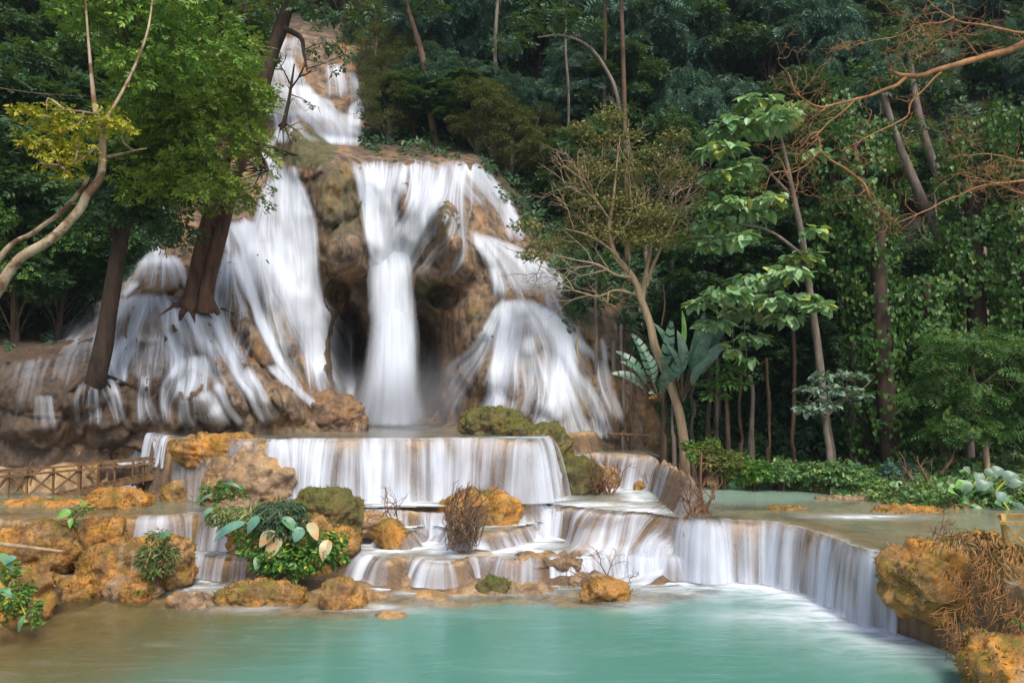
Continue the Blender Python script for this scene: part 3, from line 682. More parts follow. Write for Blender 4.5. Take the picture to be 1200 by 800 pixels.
# right fall
f = Fall()
f.fan([(548,268,584,280),(552,296,622,306),(562,322,632,326),(572,350,630,352)], .78, off=.15)
f.fan([(548,276,566,276),(562,306,582,304),(572,330,592,328),(580,354,600,352)], .9, off=.2)
f.fan([(584,284,630,310),(592,312,634,322),(596,346,640,348)], .5)
f.fan([(586,350,620,350),(572,374,640,370),(556,400,652,392),(546,430,662,426),(542,464,664,460),(540,492,664,492)], .60, off=.1, ef=.1)
f.fan([(588,350,606,350),(586,376,612,374),(578,410,604,410),(570,450,590,450),(564,492,584,492)], .8)
f.fan([(606,350,622,350),(612,376,632,374),(616,410,640,406),(612,450,634,446),(606,492,626,492)], .8)
f.fan([(574,374,584,372),(556,404,568,402),(544,430,556,430),(540,470,552,470)], .7)
f.fan([(628,362,640,360),(638,384,654,380),(644,412,660,408),(640,440,664,436),(626,470,680,466),(606,504,694,504),(600,512,698,514)], .95, off=.2)
f.fan([(630,340,646,338),(642,372,656,370),(650,404,662,402),(652,430,662,430)], .75)
f.fan([(666,396,676,392),(680,420,690,418),(686,460,696,458),(694,500,708,498)], .62)
f.fan([(640,376,668,372),(652,400,680,396),(660,430,686,426)], .35)
f.fan([(600,392,624,392),(594,430,630,430),(588,470,640,470),(580,496,640,500)], .55)
f.fan([(700,392,706,392),(706,430,712,430),(710,470,718,470),(716,505,730,505)], .4)
f.gain = .8
f.done('right waterfall spilling in veils over a wide pale dome of rock', M_fall)

# curtains over the terrace lips
FE = {}
def dn(base, am, fr, seed): return lambda L, d: base + am * perlin(d * fr, seed, 0) * 2
f = Fall()
s1_ = seg(E_2, 338, 642, Z2)
FE['m'] = f.curtain(s1_, Z2, Z1, .42, .62, df=dn(.50, .22, .6, 3), nr=20)
f.curtain(s1_, Z2, Z1, .66, .5, df=dn(.34, .45, .7, 8), nr=20)
f.curtain(seg(E_2, 318, 352, Z2), Z2, Z1, .5, .8, nr=20)
f.curtain(seg(E_2, 208, 330, Z2), Z2, Z1, .25, .3, df=dn(.15, .4, 1.1, 77), nr=14)
f.done('wide middle waterfall curtain in front of the main pool', M_curt)
f = Fall()
FE['r'] = f.curtain(seg(E_R, 676, 792, ZR), ZR, Z1, 1.0, .75, df=dn(.7, .3, .6, 5), hug=True)
f.done('small sloping cascade at the far right of the main pool', M_curt)
f = Fall()
s2_ = seg(E_1, 796, 1062, Z1)
FE['1'] = f.curtain(s2_, Z1, 0, .26, .6, df=dn(.56, .16, .55, 11), nr=20, lip=.35)
f.curtain(s2_, Z1, 0, .36, .4, df=dn(.33, .25, .8, 13), nr=20, lip=.2)
f.done('right front waterfall curtain falling into the turquoise pool', M_curt)
f = Fall()
s3_ = seg(E_1, 632, 800, Z1)
FE['2'] = f.curtain(s3_, Z1, ZB, 1.9, .85, df=dn(.72, .3, .5, 21), nr=30, lip=.7, back=.9, hug=True)
f.curtain(seg(E_1, 556, 660, Z1), Z1, .95, .5, .6, nr=16, hug=True)
FE['3'] = seg(E_1, 560, 660, Z1) + np.array([0, -.45])
f.done('white rapids sliding down the long slope in the middle', M_curt)
f = Fall()
FE['4'] = f.curtain(seg(E_1, 330, 560, Z1), Z1, .95, .35, .62, df=dn(.5, .5, .9, 31), hug=True, nr=14)
FE['A'] = f.curtain(E_A, .95, ZB, .5, .62, df=dn(.5, .5, .9, 33), hug=True, nr=16)
f.done('low broken waterfall step between the plant mound and root rock', M_curt)
f = Fall()
FE['5'] = f.curtain(seg(E_B, 420, 640, ZB), ZB, 0, .45, .5, df=dn(.42, .55, .9, 41), nr=16)
FE['6'] = f.curtain(seg(E_B, 640, 826, ZB), ZB, 0, .22, .65, df=dn(.58, .2, .6, 43))
f.done('lowest waterfall step in the middle over a tan ledge', M_curt)
f = Fall()
FE['7'] = f.curtain(seg(E_1, 160, 312, Z1), Z1, ZB, .35, .55, df=dn(.5, .2, .7, 51))
f.done('left stepped waterfall beside the plant mound, upper step', M_curt)
f = Fall()
FE['8'] = f.curtain(seg(E_B, 205, 295, ZB), ZB, 0, .2, .6, df=dn(.5, .2, .8, 61))
f.done('left stepped waterfall beside the plant mound, lowest step', M_curt)
f = Fall()
FE['9'] = f.curtain(seg(E_2, 172, 202, Z2), Z2, 2.2, .2, .8)
f.done('narrow waterfall slipping over the upper ledge behind the boardwalk', M_curt)
f = Fall()
FE['10'] = f.curtain(seg(E_K, 134, 170, 2.2), 2.2, 1.35, .4, .8)
f.done('little waterfall seen through the railing of the boardwalk', M_curt)

# pools
def dfun(E): 
    P = close_(E); return lambda X, Y: sdf(P, X, Y)
M_low = water_mat('turquoise water', (.070, .205, .155), (.125, .105, .04), .16, 2.4)
M_mid = water_mat('shallow terrace water', (.23, .33, .25), (.42, .31, .15), .14, 3.4)
M_up = water_mat('upper pool water', (.12, .24, .19), (.26, .22, .14), .2, 3.0)
def siltl(X, Y): return sstep(-2.5, -8.5, X + .6 * fbm(X * .4, Y * .4, 2, 3) * 2 - .35 * (Y - 12)) * .95 + .35 * sstep(.5, 0, -0.15 - hT(X, Y))
foot_1 = FE['1']
foamp = np.array(FE['1'])
def streaks(X, Y):          # long white tongues drifting off the small steps
    s = np.zeros(X.shape)
    for px, py, rx, ry, a in ((430,574,52,9,.0),(430,692,60,7,.5),(560,690,150,9,.62),(420,712,70,6,.62),(300,712,60,5,.5),(800,690,60,10,.7),(690,680,120,8,.8),(960,722,120,13,.55),(1010,738,80,10,.55),(240,690,60,8,.65),(450,672,60,6,.5),(740,708,40,9,.5)):
        c = onz(px, py, 0); e = onz(px + rx, py, 0)[0] - c[0]; v = abs(onz(px, py + ry, 0)[1] - c[1])
        s = np.maximum(s, a * np.exp(-(((X - c[0]) / e) ** 2 + ((Y - c[1]) / v) ** 2)))
    return s
pool_mesh('milky turquoise lower pool turning brown at the left', 0.0, None, M_low, .1, -26, 22, 7, 21.5,
          [(FE['1'], .85, 1.0), (FE['6'], .6, .95), (FE['5'], .6, .85), (FE['8'], .3, .9)], siltl, streaks)
mb = MB(); a, b = np.meshgrid(np.linspace(-60, 60, 30), np.linspace(-40, 7.02, 20)); mb.add(np.stack([a, b, 0 * a - .002], -1), gridfaces(20, 30))
tag(build(mb, 'water', M_low, attrs={'depth': 0 * a + 1.2, 'foam': 0 * a, 'silt': siltl(a, b) * 1.0}), 'nearest stretch of the lower pool below the viewer', None, None, 'structure')
def st_b(X, Y):
    s = np.zeros(X.shape)
    for px, py, rx, ry, a in ((470,640,90,10,.7),(600,632,120,6,.85),(740,625,80,10,.9),(400,650,60,9,.6),(520,660,100,6,.5),(235,640,50,5,.6)):
        c = onz(px, py, ZB); e = onz(px + rx, py, ZB)[0] - c[0]; v = abs(onz(px, py + ry, ZB)[1] - c[1])
        s = np.maximum(s, a * np.exp(-(((X - c[0]) / e) ** 2 + ((Y - c[1]) / v) ** 2)))
    return s
pool_mesh('shallow water on the lower terrace', ZB + .01, dfun(E_B), M_mid, .1, -16, 8, 16, 23,
          [(FE['2'], .5, 1.0), (FE['A'], .6, 1.0), (FE['7'], .3, .8)], lambda X, Y: .3 + 0 * X, st_b)
pool_mesh('thin white water on the small middle step', .96, lambda X, Y: sdf(np.vstack([E_A, [[E_A[-1][0], 24], [E_A[0][0], 24]]]), X, Y), M_mid, .08, -7, 2, 18, 23, [(FE['4'], .5, 1.0), (FE['3'], .5, .9)], lambda X, Y: .2 + 0 * X)
def st_1(X, Y):
    s = np.zeros(X.shape)
    for px, py, rx, ry, a in ((1010,606,70,3,.8),(700,592,80,6,.8),(600,588,60,5,.9),(870,592,60,2,.25),(740,600,60,7,.9),(480,592,90,5,.8),(1050,600,30,2,.7)):
        c = onz(px, py, Z1); e = onz(px + rx, py, Z1)[0] - c[0]; v = abs(onz(px, py + ry, Z1)[1] - c[1])
        s = np.maximum(s, a * np.exp(-(((X - c[0]) / e) ** 2 + ((Y - c[1]) / v) ** 2)))
    return s
pool_mesh('shallow amber water on the broad terrace above the curtain', Z1 + .015, dfun(E_1), M_mid, .1, -20, 16, 12, 28.5,
          [(FE['m'], .4, 1.0), (FE['r'], .6, .95), (FE['10'], .3, .7)], lambda X, Y: .35 * sstep(.4, 0, sdf(onz([735, 820, 900, 960, 985, 930, 830, 740], [574, 566, 570, 577, 586, 591, 591, 584], Z1)[:, :2], X, Y)), st_1)
pool_mesh('misty pool at the foot of the main falls', Z2, dfun(E_2), M_up, .15, -18, 7, 20, 31,
          [(onz(np.linspace(415, 492, 40), np.full(40, 500.), Z2)[:, :2], .9, .95), (onz(np.linspace(600, 700, 40), np.full(40, 512.), Z2)[:, :2], .5, .9), (onz(np.linspace(280, 360, 40), np.full(40, 500.), Z2)[:, :2], .3, .6)])
pool_mesh('small pool beside the mossy rock at the back', ZR, dfun(E_R), M_up, .15, 0, 8, 24, 30, [(onz(np.linspace(610, 720, 40), np.full(40, 518.), ZR)[:, :2], .5, .5)])
# ---------- leaves, bark ----------
L_dark = leaf_mat('dark green leaves', (.014, .046, .018), (.048, .115, .038), (.10, .13, .02), .03)
L_mid = leaf_mat('mid green leaves', (.035, .10, .02), (.10, .21, .04), (.2, .2, .03), .05)
L_blue = leaf_mat('blue green leaves', (.034, .09, .062), (.11, .215, .15), (.07, .12, .06), .08, trans=.2)
L_olive = leaf_mat('olive leaves', (.06, .095, .015), (.14, .17, .03), (.25, .19, .04), .1)
L_olv2 = leaf_mat('sunny olive leaves', (.11, .20, .025), (.27, .36, .045), (.28, .26, .04), .1)
L_spar = leaf_mat('thin olive leaves', (.11, .13, .035), (.22, .22, .06), (.24, .15, .06), .25)
L_left = leaf_mat('light green leaves', (.06, .15, .02), (.18, .32, .045), (.36, .36, .05), .06)
L_brown = leaf_mat('dry olive brown leaves', (.05, .075, .03), (.13, .145, .05), (.22, .14, .05), .2)
L_lime = leaf_mat('yellow green leaves', (.22, .25, .012), (.42, .38, .02), (.5, .36, .03), .2, trans=.5)
L_bright = leaf_mat('bright heart leaves', (.14, .28, .12), (.34, .50, .24), (.42, .46, .10), .12, rough=.35, trans=.4)
L_pale = leaf_mat('pale grey green leaves', (.10, .16, .11), (.19, .27, .19), (.2, .3, .2), .1, rough=.4)
L_ivy = leaf_mat('ivy leaves', (.02, .065, .012), (.07, .15, .025), (.15, .22, .04), .06)
L_fresh = leaf_mat('fresh green leaves', (.035, .11, .018), (.11, .24, .038), (.4, .4, .04), .05)
B_brown = bark_mat('brown bark', (.05, .032, .02), (.14, .09, .055), 5)
B_dark = bark_mat('dark bark', (.025, .018, .013), (.07, .045, .03), 5)
B_red = bark_mat('reddish bark', (.05, .027, .018), (.14, .075, .045), 4)
B_pale = bark_mat('mottled pale bark', (.20, .13, .08), (.46, .36, .24), 4, (.13, .075, .04))
B_tan = bark_mat('tan bark', (.26, .18, .11), (.42, .31, .19), 6)
B_orange = bark_mat('orange bark', (.17, .08, .038), (.36, .18, .08), 5)
B_grey = bark_mat('grey bark', (.10, .08, .065), (.24, .19, .15), 5)

def gz(x, Y):
    """ground height: hillside where it stands above the terrain, else the terrain"""
    z = 5.0
    for _ in range(5):
        px = 600 + F * x / (Y * ct + (z - CZ) * st); pys = np.arange(560, -165, -4.0)
        yy = bil(RS_, np.full(pys.shape, px), pys); k = np.argmax(yy >= Y)
        z = at(px, pys[k], Y)[2] if yy[k] >= Y else z
        if k == 0: z = -9
    return max(float(z), float(hT(x, Y)) if Y < 32 else -9)
def ppath(pts, n=None):
    """(px,py,Y,r) limb in photo coordinates -> world path and radii"""
    P = np.array(pts, float); W = at(P[:, 0], P[:, 1], P[:, 2]); S = smoothpath(np.c_[W, P[:, 3]], n or max(6, len(P) * 6))
    return S[:, :3], np.maximum(S[:, 3], .004)
def ramify(mb, base, d, L, r, depth, rs, spread=.6, grav=-.05, tips=None, k=5, shrink=.68, kids=(2, 3), wob=.25):
    n = 6; p = np.array(base, float); d = nrm(np.array(d, float)); path = [p.copy()]
    for i in range(n):
        d = nrm(d + rs.normal(scale=wob * .5, size=3) + np.array([0, 0, -grav * .5])); p = p + d * L / n; path.append(p.copy())
    tube(mb, path, np.linspace(r, r * .6, n + 1), k if r > .02 else 4, cap=False)
    if depth == 0:
        if tips is not None: tips.append((p, d))
        return
    for j in range(rs.randint(kids[0], kids[1] + 1)):
        i = rs.randint(3, n + 1) if j else n
        nd = nrm(d + rs.normal(scale=spread, size=3)); ramify(mb, path[i], nd, L * shrink * (.8 + .4 * rs.rand()), r * .6, depth - 1, rs, spread, grav, tips, k, shrink, kids, wob)

# ---------- prototype forest trees, 10 m tall at scale 1 ----------
def proto(name, label, seed, leafkind, mat, bark, n_cl, lsize, nl, cr=3.2, z0=3.5, flat=.6, clr=1.15, droop=.3, tr=.2, lean=.4, top=10.):
    rs = RS(seed); o = thing(name, label, 'tree', (0, 0, -60)); tb = MB(); cb = MB()
    n = 14; t_ = np.linspace(0, 1, n); a, b = rs.normal(scale=lean, size=2); path = np.c_[a * t_ ** 2 + .15 * np.sin(t_ * 5 + seed), b * t_ ** 2, -0.6 + t_ * (top - .8)]
    tube(tb, path, tr * (1.15 - t_) ** .8 + .02 + .12 * tr * np.exp(-t_ * 20), 9, .1, seed)
    for i in range(n_cl):
        f = (i + .5) / n_cl; z = z0 + (top - .6 - z0) * f; rr = cr * math.sin(math.pi * (.22 + .70 * f)) ** .8
        th = i * 2.4 + rs.rand(); q = rr * (.35 + .65 * rs.rand() ** .5)
        c = np.array([a * (z / top) ** 2 + q * math.cos(th), b * (z / top) ** 2 + q * math.sin(th), z + rs.normal(scale=.3)])
        kk = int(np.clip((z - 1.2) / (top - .8) * n, 1, n - 1)); s0 = path[max(0, kk - 2)]
        mid = (s0 + c) / 2 + np.array([0, 0, .3]); S = smoothpath(np.array([s0, mid, c]), 8)
        tube(tb, S, np.linspace(tr * .32, .015, 8), 5, cap=False)
        R_ = clr * (.7 + .6 * rs.rand()); clump(cb, leafkind, c, (R_, R_, R_ * flat), nl, lsize, rs, droop)
    for i in range(len(tb.v)): tb.v[i] = tb.v[i]
    link('trunk', tb.mesh('trunk'), bark, o); link('crown', cb.mesh('crown', False), mat, o)
    return o
PR = {}
PR['broad'] = proto('broadleaf_tree', 'x', 11, 'spray', L_dark, B_dark, 30, .42, 300, 3.3, 3.0)
PR['broad2'] = proto('broadleaf_tree', 'x', 12, 'spray', L_mid, B_brown, 26, .40, 300, 3.0, 3.2)
PR['droop'] = proto('drooping_tree', 'x', 13, 'droop', L_blue, B_dark, 30, .95, 75, 3.4, 3.2, .7, 1.1, 1.0)
PR['olive'] = proto('thicket_tree', 'x', 14, 'small', L_brown, B_grey, 30, .20, 420, 2.8, 1.4, .8, 1.0, .1)
PR['slim'] = proto('slender_tree', 'x', 15, 'spray', L_dark, B_grey, 13, .38, 260, 1.8, 5.6, .6, 1.0, .3, .12)
PR['pinn'] = proto('feathery_tree', 'x', 16, 'frond', L_blue, B_brown, 26, .9, 80, 3.2, 3.4, .5, 1.1, .35)
FIRST = set()
def plant(kind, px, pytop, Y, label, group, name=None, dz=0, wide=1.0, zb=None):
    o = PR[kind]; x = at(px, pytop, Y)[0]; zt = at(px, pytop, Y)[2]; z = gz(x, Y) if zb is None else zb; hgt = max(3.0, zt - z) / 9.6
    rz = (px * 7.3 + Y * 3.1) % 6.28
    if kind in FIRST: r = copy_thing(o, (x, Y, z), label, rz)
    else: r = o; FIRST.add(kind); r.location = (x, Y, z); r['label'] = label; r.rotation_euler = (0, 0, rz)
    s = hgt; r.scale = (s * wide, s * wide, s); r['group'] = group
    return r
rs = RS(5)
GB = 'forest trees far up the slope behind the falls'; lb_d = 'dark green forest tree high on the slope above the falls'; lb_b = 'blue green drooping tree high on the misty slope above the falls'
for i, px in enumerate(range(410, 1300, 62)):
    plant(['droop', 'broad', 'pinn'][i % 3], px + rs.randint(-15, 15), -95 + rs.randint(-30, 20), 43 + rs.rand() * 2, lb_b if i % 3 != 1 else lb_d, GB, wide=.9)
for i, px in enumerate(range(505, 1300, 66)):
    plant(['pinn', 'droop', 'broad'][i % 3], px + rs.randint(-15, 15), -25 + rs.randint(-30, 30), 39.5 + rs.rand() * 1.5, lb_d if i % 3 == 2 else lb_b, GB, wide=.95)
GM = 'forest trees half way up the slope'
lm_d = 'dark leafy forest tree half way up the shaded slope right of the falls'; lm_b = 'feathery blue green tree half way up the shaded slope right of the falls'
for i, px in enumerate((600, 668, 735, 800, 870, 930, 1000, 1075, 1140, 1210, 1280)):
    plant(['droop', 'pinn', 'broad'][i % 3], px + rs.randint(-12, 12), 65 + rs.randint(-35, 40), 36 + rs.rand() * 1.5, lm_d if i % 3 == 2 else lm_b, GM, wide=1.0)
GL = 'forest trees low on the slope behind the right bank'; ll = 'dark forest tree with bare lower trunk in deep shade behind the right bank'
for i, px in enumerate((690, 790, 850, 905, 960, 1005, 1050, 1100, 1160, 1220, 1280)):
    plant(['broad', 'slim', 'broad2', 'slim'][i % 4], px + rs.randint(-10, 10), 175 + rs.randint(-40, 60), 32.5 + rs.rand() * 1.2, ll, GL)
for i, px in enumerate((835, 885, 930, 985, 1030, 1090, 1150, 1205, 1265)):
    plant(['slim', 'broad', 'slim'][i % 3], px, 290 + rs.randint(-40, 40), 30 + rs.rand() * .8, ll, GL, wide=1.15)
GT = 'forest trees on the left slope'; lt = 'tall dark green tree crowding the left slope beside the falls'; lt2 = 'brighter green broadleaf tree crowding the upper left slope'
for i, (px, py, Y) in enumerate(((-70,-120,38),(10,-110,38),(90,-90,37.5),(165,-100,38),(235,-100,38.5),(-40,-30,34),(40,-10,33.5),(115,0,33),(190,-20,34),(255,-20,35),(-60,90,30),(20,80,30),(85,110,30.2),(145,120,30.4),(-50,200,27.5),(25,200,27.8),(75,235,28.5))):
    plant(['broad', 'broad2'][(i * 5 // 3) % 2], px, py, Y, lt2 if (i * 5 // 3) % 2 else lt, GT, wide=1.05)
GO = 'dry thicket trees beside the falls'; lo_ = 'dry olive brown thicket tree clinging to the slope beside the falls'
for px, py, Y, wd in ((440,70,40,1.3),(475,80,39.5,1.2),(452,120,38,1.4),(500,120,38,1.3),(580,178,35,1.5),(600,215,34.3,1.5),(625,190,35.5,1.5),(660,250,34,1.3),(640,225,35,1.5),(575,230,34,1.2),(715,290,33.5,1.5),(425,40,42,1.2),(405,15,44,1.3),(430,-20,45,1.3),(455,150,35,1.5),(560,165,34,1.5)):
    plant('olive', px, py, Y, lo_, GO, wide=wd)

for px, py, Y, kd in ((485,128,35.5,'broad'),(520,118,36,'droop'),(545,140,35,'broad'),(500,95,37.5,'droop'),(560,110,36.5,'pinn')): plant(kd, px, py, Y, 'dark blue green bushy tree on the ridge right above the central falls', 'bushy trees on the ridge above the central falls', wide=1.5)
# ---------- undergrowth that clothes the slope ----------
n = 52000; rs = RS(21); ux = rs.uniform(-165, 1390, n); uy = rs.uniform(-160, 550, n)
rk = bil(rockm, ux, uy); keep = rs.rand(n) > rk * 1.25 + .02; ux, uy = ux[keep], uy[keep]
dens_ = perlin(ux / 40, uy / 30, 3.3); k2 = dens_ > -.28; ux, uy = ux[k2], uy[k2]
P = on_cliff(ux, uy, rs.rand(len(ux)) * .7); N = rs.normal(size=P.shape) * .5 + np.array([0, -.7, .7]); D = rs.normal(size=P.shape); D[:, 1] -= .6; D[:, 2] -= .5
mb = MB(); leaves(mb, 'spray', P, D, N, .40 + .3 * rs.rand(len(P)))
tag(build(mb, 'undergrowth', L_dark, smooth=False), 'dark leafy undergrowth covering the steep forest slope', None, None, 'stuff')

# ---------- trees one can tell apart ----------
def ptree(name, label, bark, limbs, clumps, kind, mat, size, dens, group=None, tw=None, seed=1, droop=.3, inner=.35, rough=.08, up=.9, snap=False):
    """limbs: lists of (px,py,Y,r); clumps: (px,py,Y,rx_px,rz_px)"""
    rs = RS(seed)
    if snap:
        sh = float(bil(RS_, limbs[0][0][0], limbs[0][0][1])) - .05 - limbs[0][0][2]; k_ = 1 + sh / limbs[0][0][2]
        limbs = [[(a, b, c + sh, d * k_) for a, b, c, d in l] for l in limbs]; clumps = [(a, b, c + sh, d, e) for a, b, c, d, e in clumps]
        a, b, c, d = limbs[0][0]; limbs[0] = [(a - 4, b + 26, c + 1.0, d * 1.15)] + limbs[0]
    base = at(limbs[0][0][0], limbs[0][0][1], limbs[0][0][2]); foot = None
    if not snap:
        g = gz(base[0], base[1]) - .15
        if base[2] > g: foot = np.array([base[0], base[1], g]); base = foot
    o = thing(name, label, 'tree', base, group); tb = MB(); allp = []
    if snap:
        for q_, (dx, L_) in enumerate(((-34, 20), (-16, 34), (6, 38), (26, 26), (44, 12))):
            fr = np.linspace(0, 1, 7); xs = limbs[0][1][0] + dx * fr * (limbs[0][1][3] / .4 + .2); ys = limbs[0][1][1] - 8 + L_ * fr ** 1.3; Yq = bil(RS_, xs, ys) - .07; Yq[:2] = Yq[:2] * .4 + limbs[0][1][2] * .6
            S = smoothpath(at(xs, ys, Yq), 12); tube(tb, S, np.linspace(limbs[0][1][3] * .5, .035, 12), 6, rough, seed)
    for li, l in enumerate(limbs):
        P, R = ppath(l)
        if li == 0 and foot is not None: P = np.vstack([foot, P]); R = np.append(R[0] * 1.12, R)
        tube(tb, P, R, 10 if R[0] > .06 else 6, rough, seed); allp.append(P)
    AP = np.vstack(allp)
    if tw:                                    # (depth, length, r, number): twigs off the limbs
        for i in range(tw[3]):
            P = allp[rs.randint(len(allp))]; j = rs.randint(len(P) // 3, len(P)); dd = P[j] - P[max(0, j - 2)]
            ramify(tb, P[j], nrm(dd) + rs.normal(scale=.6, size=3), tw[1], tw[2], tw[0], rs, spread=.55, grav=tw[4] if len(tw) > 4 else -.1)
    cb = MB()
    for (px, py, Y, rx, rz) in clumps:
        c = at(px, py, Y); k = Y / F; r = np.array([rx * k, rx * k * .8, rz * k])
        j = np.argmin(np.linalg.norm(AP - c, axis=1) + rs.rand(len(AP)) * 1.2); S = smoothpath(np.array([AP[j], (AP[j] + c) / 2 + rs.normal(scale=.12, size=3), c]), 7)
        tube(tb, S, np.linspace(.026, .008, 7), 5, cap=False)
        area = 4 * math.pi * ((r[0] * r[1]) ** 1.6 / 3 + 2 * (r[0] * r[2]) ** 1.6 / 3) ** (1 / 1.6)
        clump(cb, kind, c, r, max(8, int(area * dens)), size, rs, droop, inner=inner, up=up)
    build(tb, 'trunk', bark, o)
    if clumps: build(cb, 'crown', mat, o, smooth=False)
    return o
def rcl(rs, x0, y0, x1, y1, n, Y, r0, r1, dY=1.0, sq=.6, poly=None):
    out = []
    for i in range(n):
        a, b = rs.uniform(x0, x1), rs.uniform(y0, y1); r = rs.uniform(r0, r1); out.append((a, b, Y + rs.uniform(-dY, dY), r, r * sq))
    return out
rs = RS(31)
# pale leaning tree, left front
ptree('leaning_tree', 'pale mottled tree leaning in from the left edge with bright yellow leaves', B_pale,
 [[(-75,520,14,0.115),(-40,400,14,0.108),(-4,342,14,0.097),(22,304,14,0.086),(60,280,14,0.083),(92,247,14.1,0.079),(102,228,14.1,0.076),(118,205,14.2,0.068),(120,160,14.2,0.061),(112,130,14.3,0.050),(108,98,14.4,0.036),(103,40,14.5,0.022),(98,-30,14.5,0.012)],
  [(-60,420,14.3,0.065),(0,302,14.3,0.050),(40,272,14.3,0.043),(72,248,14.2,0.040),(95,222,14.2,0.036),(104,208,14.2,0.032)],
  [(119,185,14.2,0.036),(135,182,14.3,0.025),(160,176,14.4,0.014),(172,174,14.5,0.009)],[(118,150,14.2,0.036),(150,95,14.6,0.029),(172,40,15,0.022),(180,-10,15.3,0.014)],
  [(116,135,14.2,0.029),(90,130,13.9,0.018),(62,128,13.7,0.009)],[(118,168,14.2,0.022),(90,190,13.8,0.014),(60,196,13.6,0.007)]],
 [(55,135,13.8,34,17),(85,150,13.8,32,16),(48,165,13.7,28,15),(90,178,13.8,26,14),(62,190,13.7,24,12),(130,140,14,24,13),(145,152,14,16,9),(80,205,13.8,16,9),(30,126,13.7,14,8)], 'spray', L_lime, .16, 62, seed=41, inner=.1)
ptree('broadleaf_tree', 'big green broadleaf tree filling the upper left behind the pale leaning tree', B_brown,
 [[(-60,470,21,.16),(-58,300,21,.14),(-50,160,21,.12),(-20,-20,21,.09),(120,-70,21,.06)]],
 rcl(rs, 100, -60, 300, 80, 38, 20.5, 26, 42, 1.6) + rcl(rs, 140, 60, 240, 130, 14, 20.6, 22, 34, 1.0), 'spray', L_left, .28, 13, seed=42)
ptree('broadleaf_tree', 'dark green tree with hanging boughs over the cave at the left', B_dark,
 [[(112,448,24,.30),(122,400,24,.27),(130,350,24,.25),(138,300,24,.23),(146,255,24,.2),(154,205,24,.16),(165,150,24,.1)],[(146,262,24,.12),(185,220,23.6,.08),(215,215,23.4,.04)],[(140,290,24,.09),(120,240,23.8,.06),(95,215,23.6,.03)]],
 rcl(rs, 95, 175, 210, 250, 18, 23.6, 20, 32, .8) + [(200,262,23.2,24,16),(218,275,23.1,18,14),(180,270,23.2,22,14),(130,255,23.3,22,12),(190,285,23.1,14,10)], 'spray', L_dark, .32, 20, seed=43, droop=.6, snap=True)
ptree('twin_trunk_tree', 'reddish twin-trunk tree with olive crown rooted on the boulders of the falls', B_red,
 [[(222,362,26,0.386),(228,345,26,0.336),(235,310,26,0.311),(244,270,26,0.302),(252,240,26,0.277),(262,190,26,0.227),(268,130,26,0.168),(270,60,26,0.101)],
  [(240,366,25.9,0.269),(244,335,25.8,0.235),(252,300,25.8,0.227),(262,262,25.8,0.210),(272,225,25.8,0.185),(285,180,25.8,0.134),(290,120,25.6,0.084)],
  [(255,230,26,0.134),(225,170,25.6,0.084),(205,110,25.2,0.050)],[(262,190,26,0.118),(295,170,25.3,0.067),(315,200,25,0.034)],[(220,352,25.9,0.168),(207,366,26.2,0.101)],[(246,352,25.9,0.134),(256,368,26.1,0.084)]],
 rcl(rs, 150, 70, 305, 235, 66, 22.6, 20, 34, 1.0) + [(300,238,24.8,20,11),(285,228,24.8,22,12),(310,220,24.9,12,9),(255,240,24.7,24,11),(230,245,24.7,16,9),(200,205,24.8,26,14),(312,200,25,14,9),(290,60,25.5,30,20),(255,70,25.5,30,20)], 'spray', L_olv2, .28, 18, seed=44, droop=.3, snap=True)
ptree('dark_leaning_tree', 'dark leaning trunk beside the top cascade with sparse hanging leaves', B_dark,
 [[(300,178,33,.36),(303,150,33,.34),(306,110,33,.32),(316,70,33,.3),(330,30,33,.28),(345,-20,33,.22),(350,-70,33,.16)],[(312,85,33,.16),(296,50,33,.13),(287,10,33,.1)],[(330,32,33,.14),(352,44,32.6,.10),(356,62,32.5,.07),(360,84,32.4,.03)],[(334,15,33,.14),(375,0,32.4,.1),(400,-20,32,.06)]],
 [(290,20,32.5,22,14),(400,20,32,24,10),(385,50,32,18,9),(405,62,32,14,7),(420,40,32,16,8),(360,5,32,30,10),(395,78,32,10,6),(330,-10,32.5,40,14),(430,10,32,22,12),(372,60,32,10,6)], 'spray', L_dark, .42, 7, seed=45, inner=.1, droop=.6, snap=True)
ptree('dark_leaning_tree', 'thin dark double trunk just left of the top cascade', B_dark, [[(288,200,34,.2),(290,150,34,.2),(296,100,34,.18),(290,60,34,.15),(286,0,34,.12)],[(292,110,33.8,.12),(283,70,33.6,.1),(275,20,33.6,.07)]], [(280,30,33.6,26,14),(295,5,33.6,26,14),(300,70,33.6,12,8)], 'spray', L_olive, .4, 8, seed=46)
ptree('bare_tree', 'small bare dark tree on the mossy rock below the top cascade', B_dark, [[(331,152,31.6,.09),(338,120,31.5,.07),(342,95,31.5,.05),(345,75,31.5,.03)],[(340,105,31.5,.045),(352,88,31.4,.03),(358,74,31.4,.015)],[(341,100,31.5,.04),(333,84,31.4,.025),(328,76,31.4,.012)]], [(368,125,31.2,6,4)], 'spray', L_dark, .3, 9, tw=(1, .5, .02, 12), seed=47, snap=True)
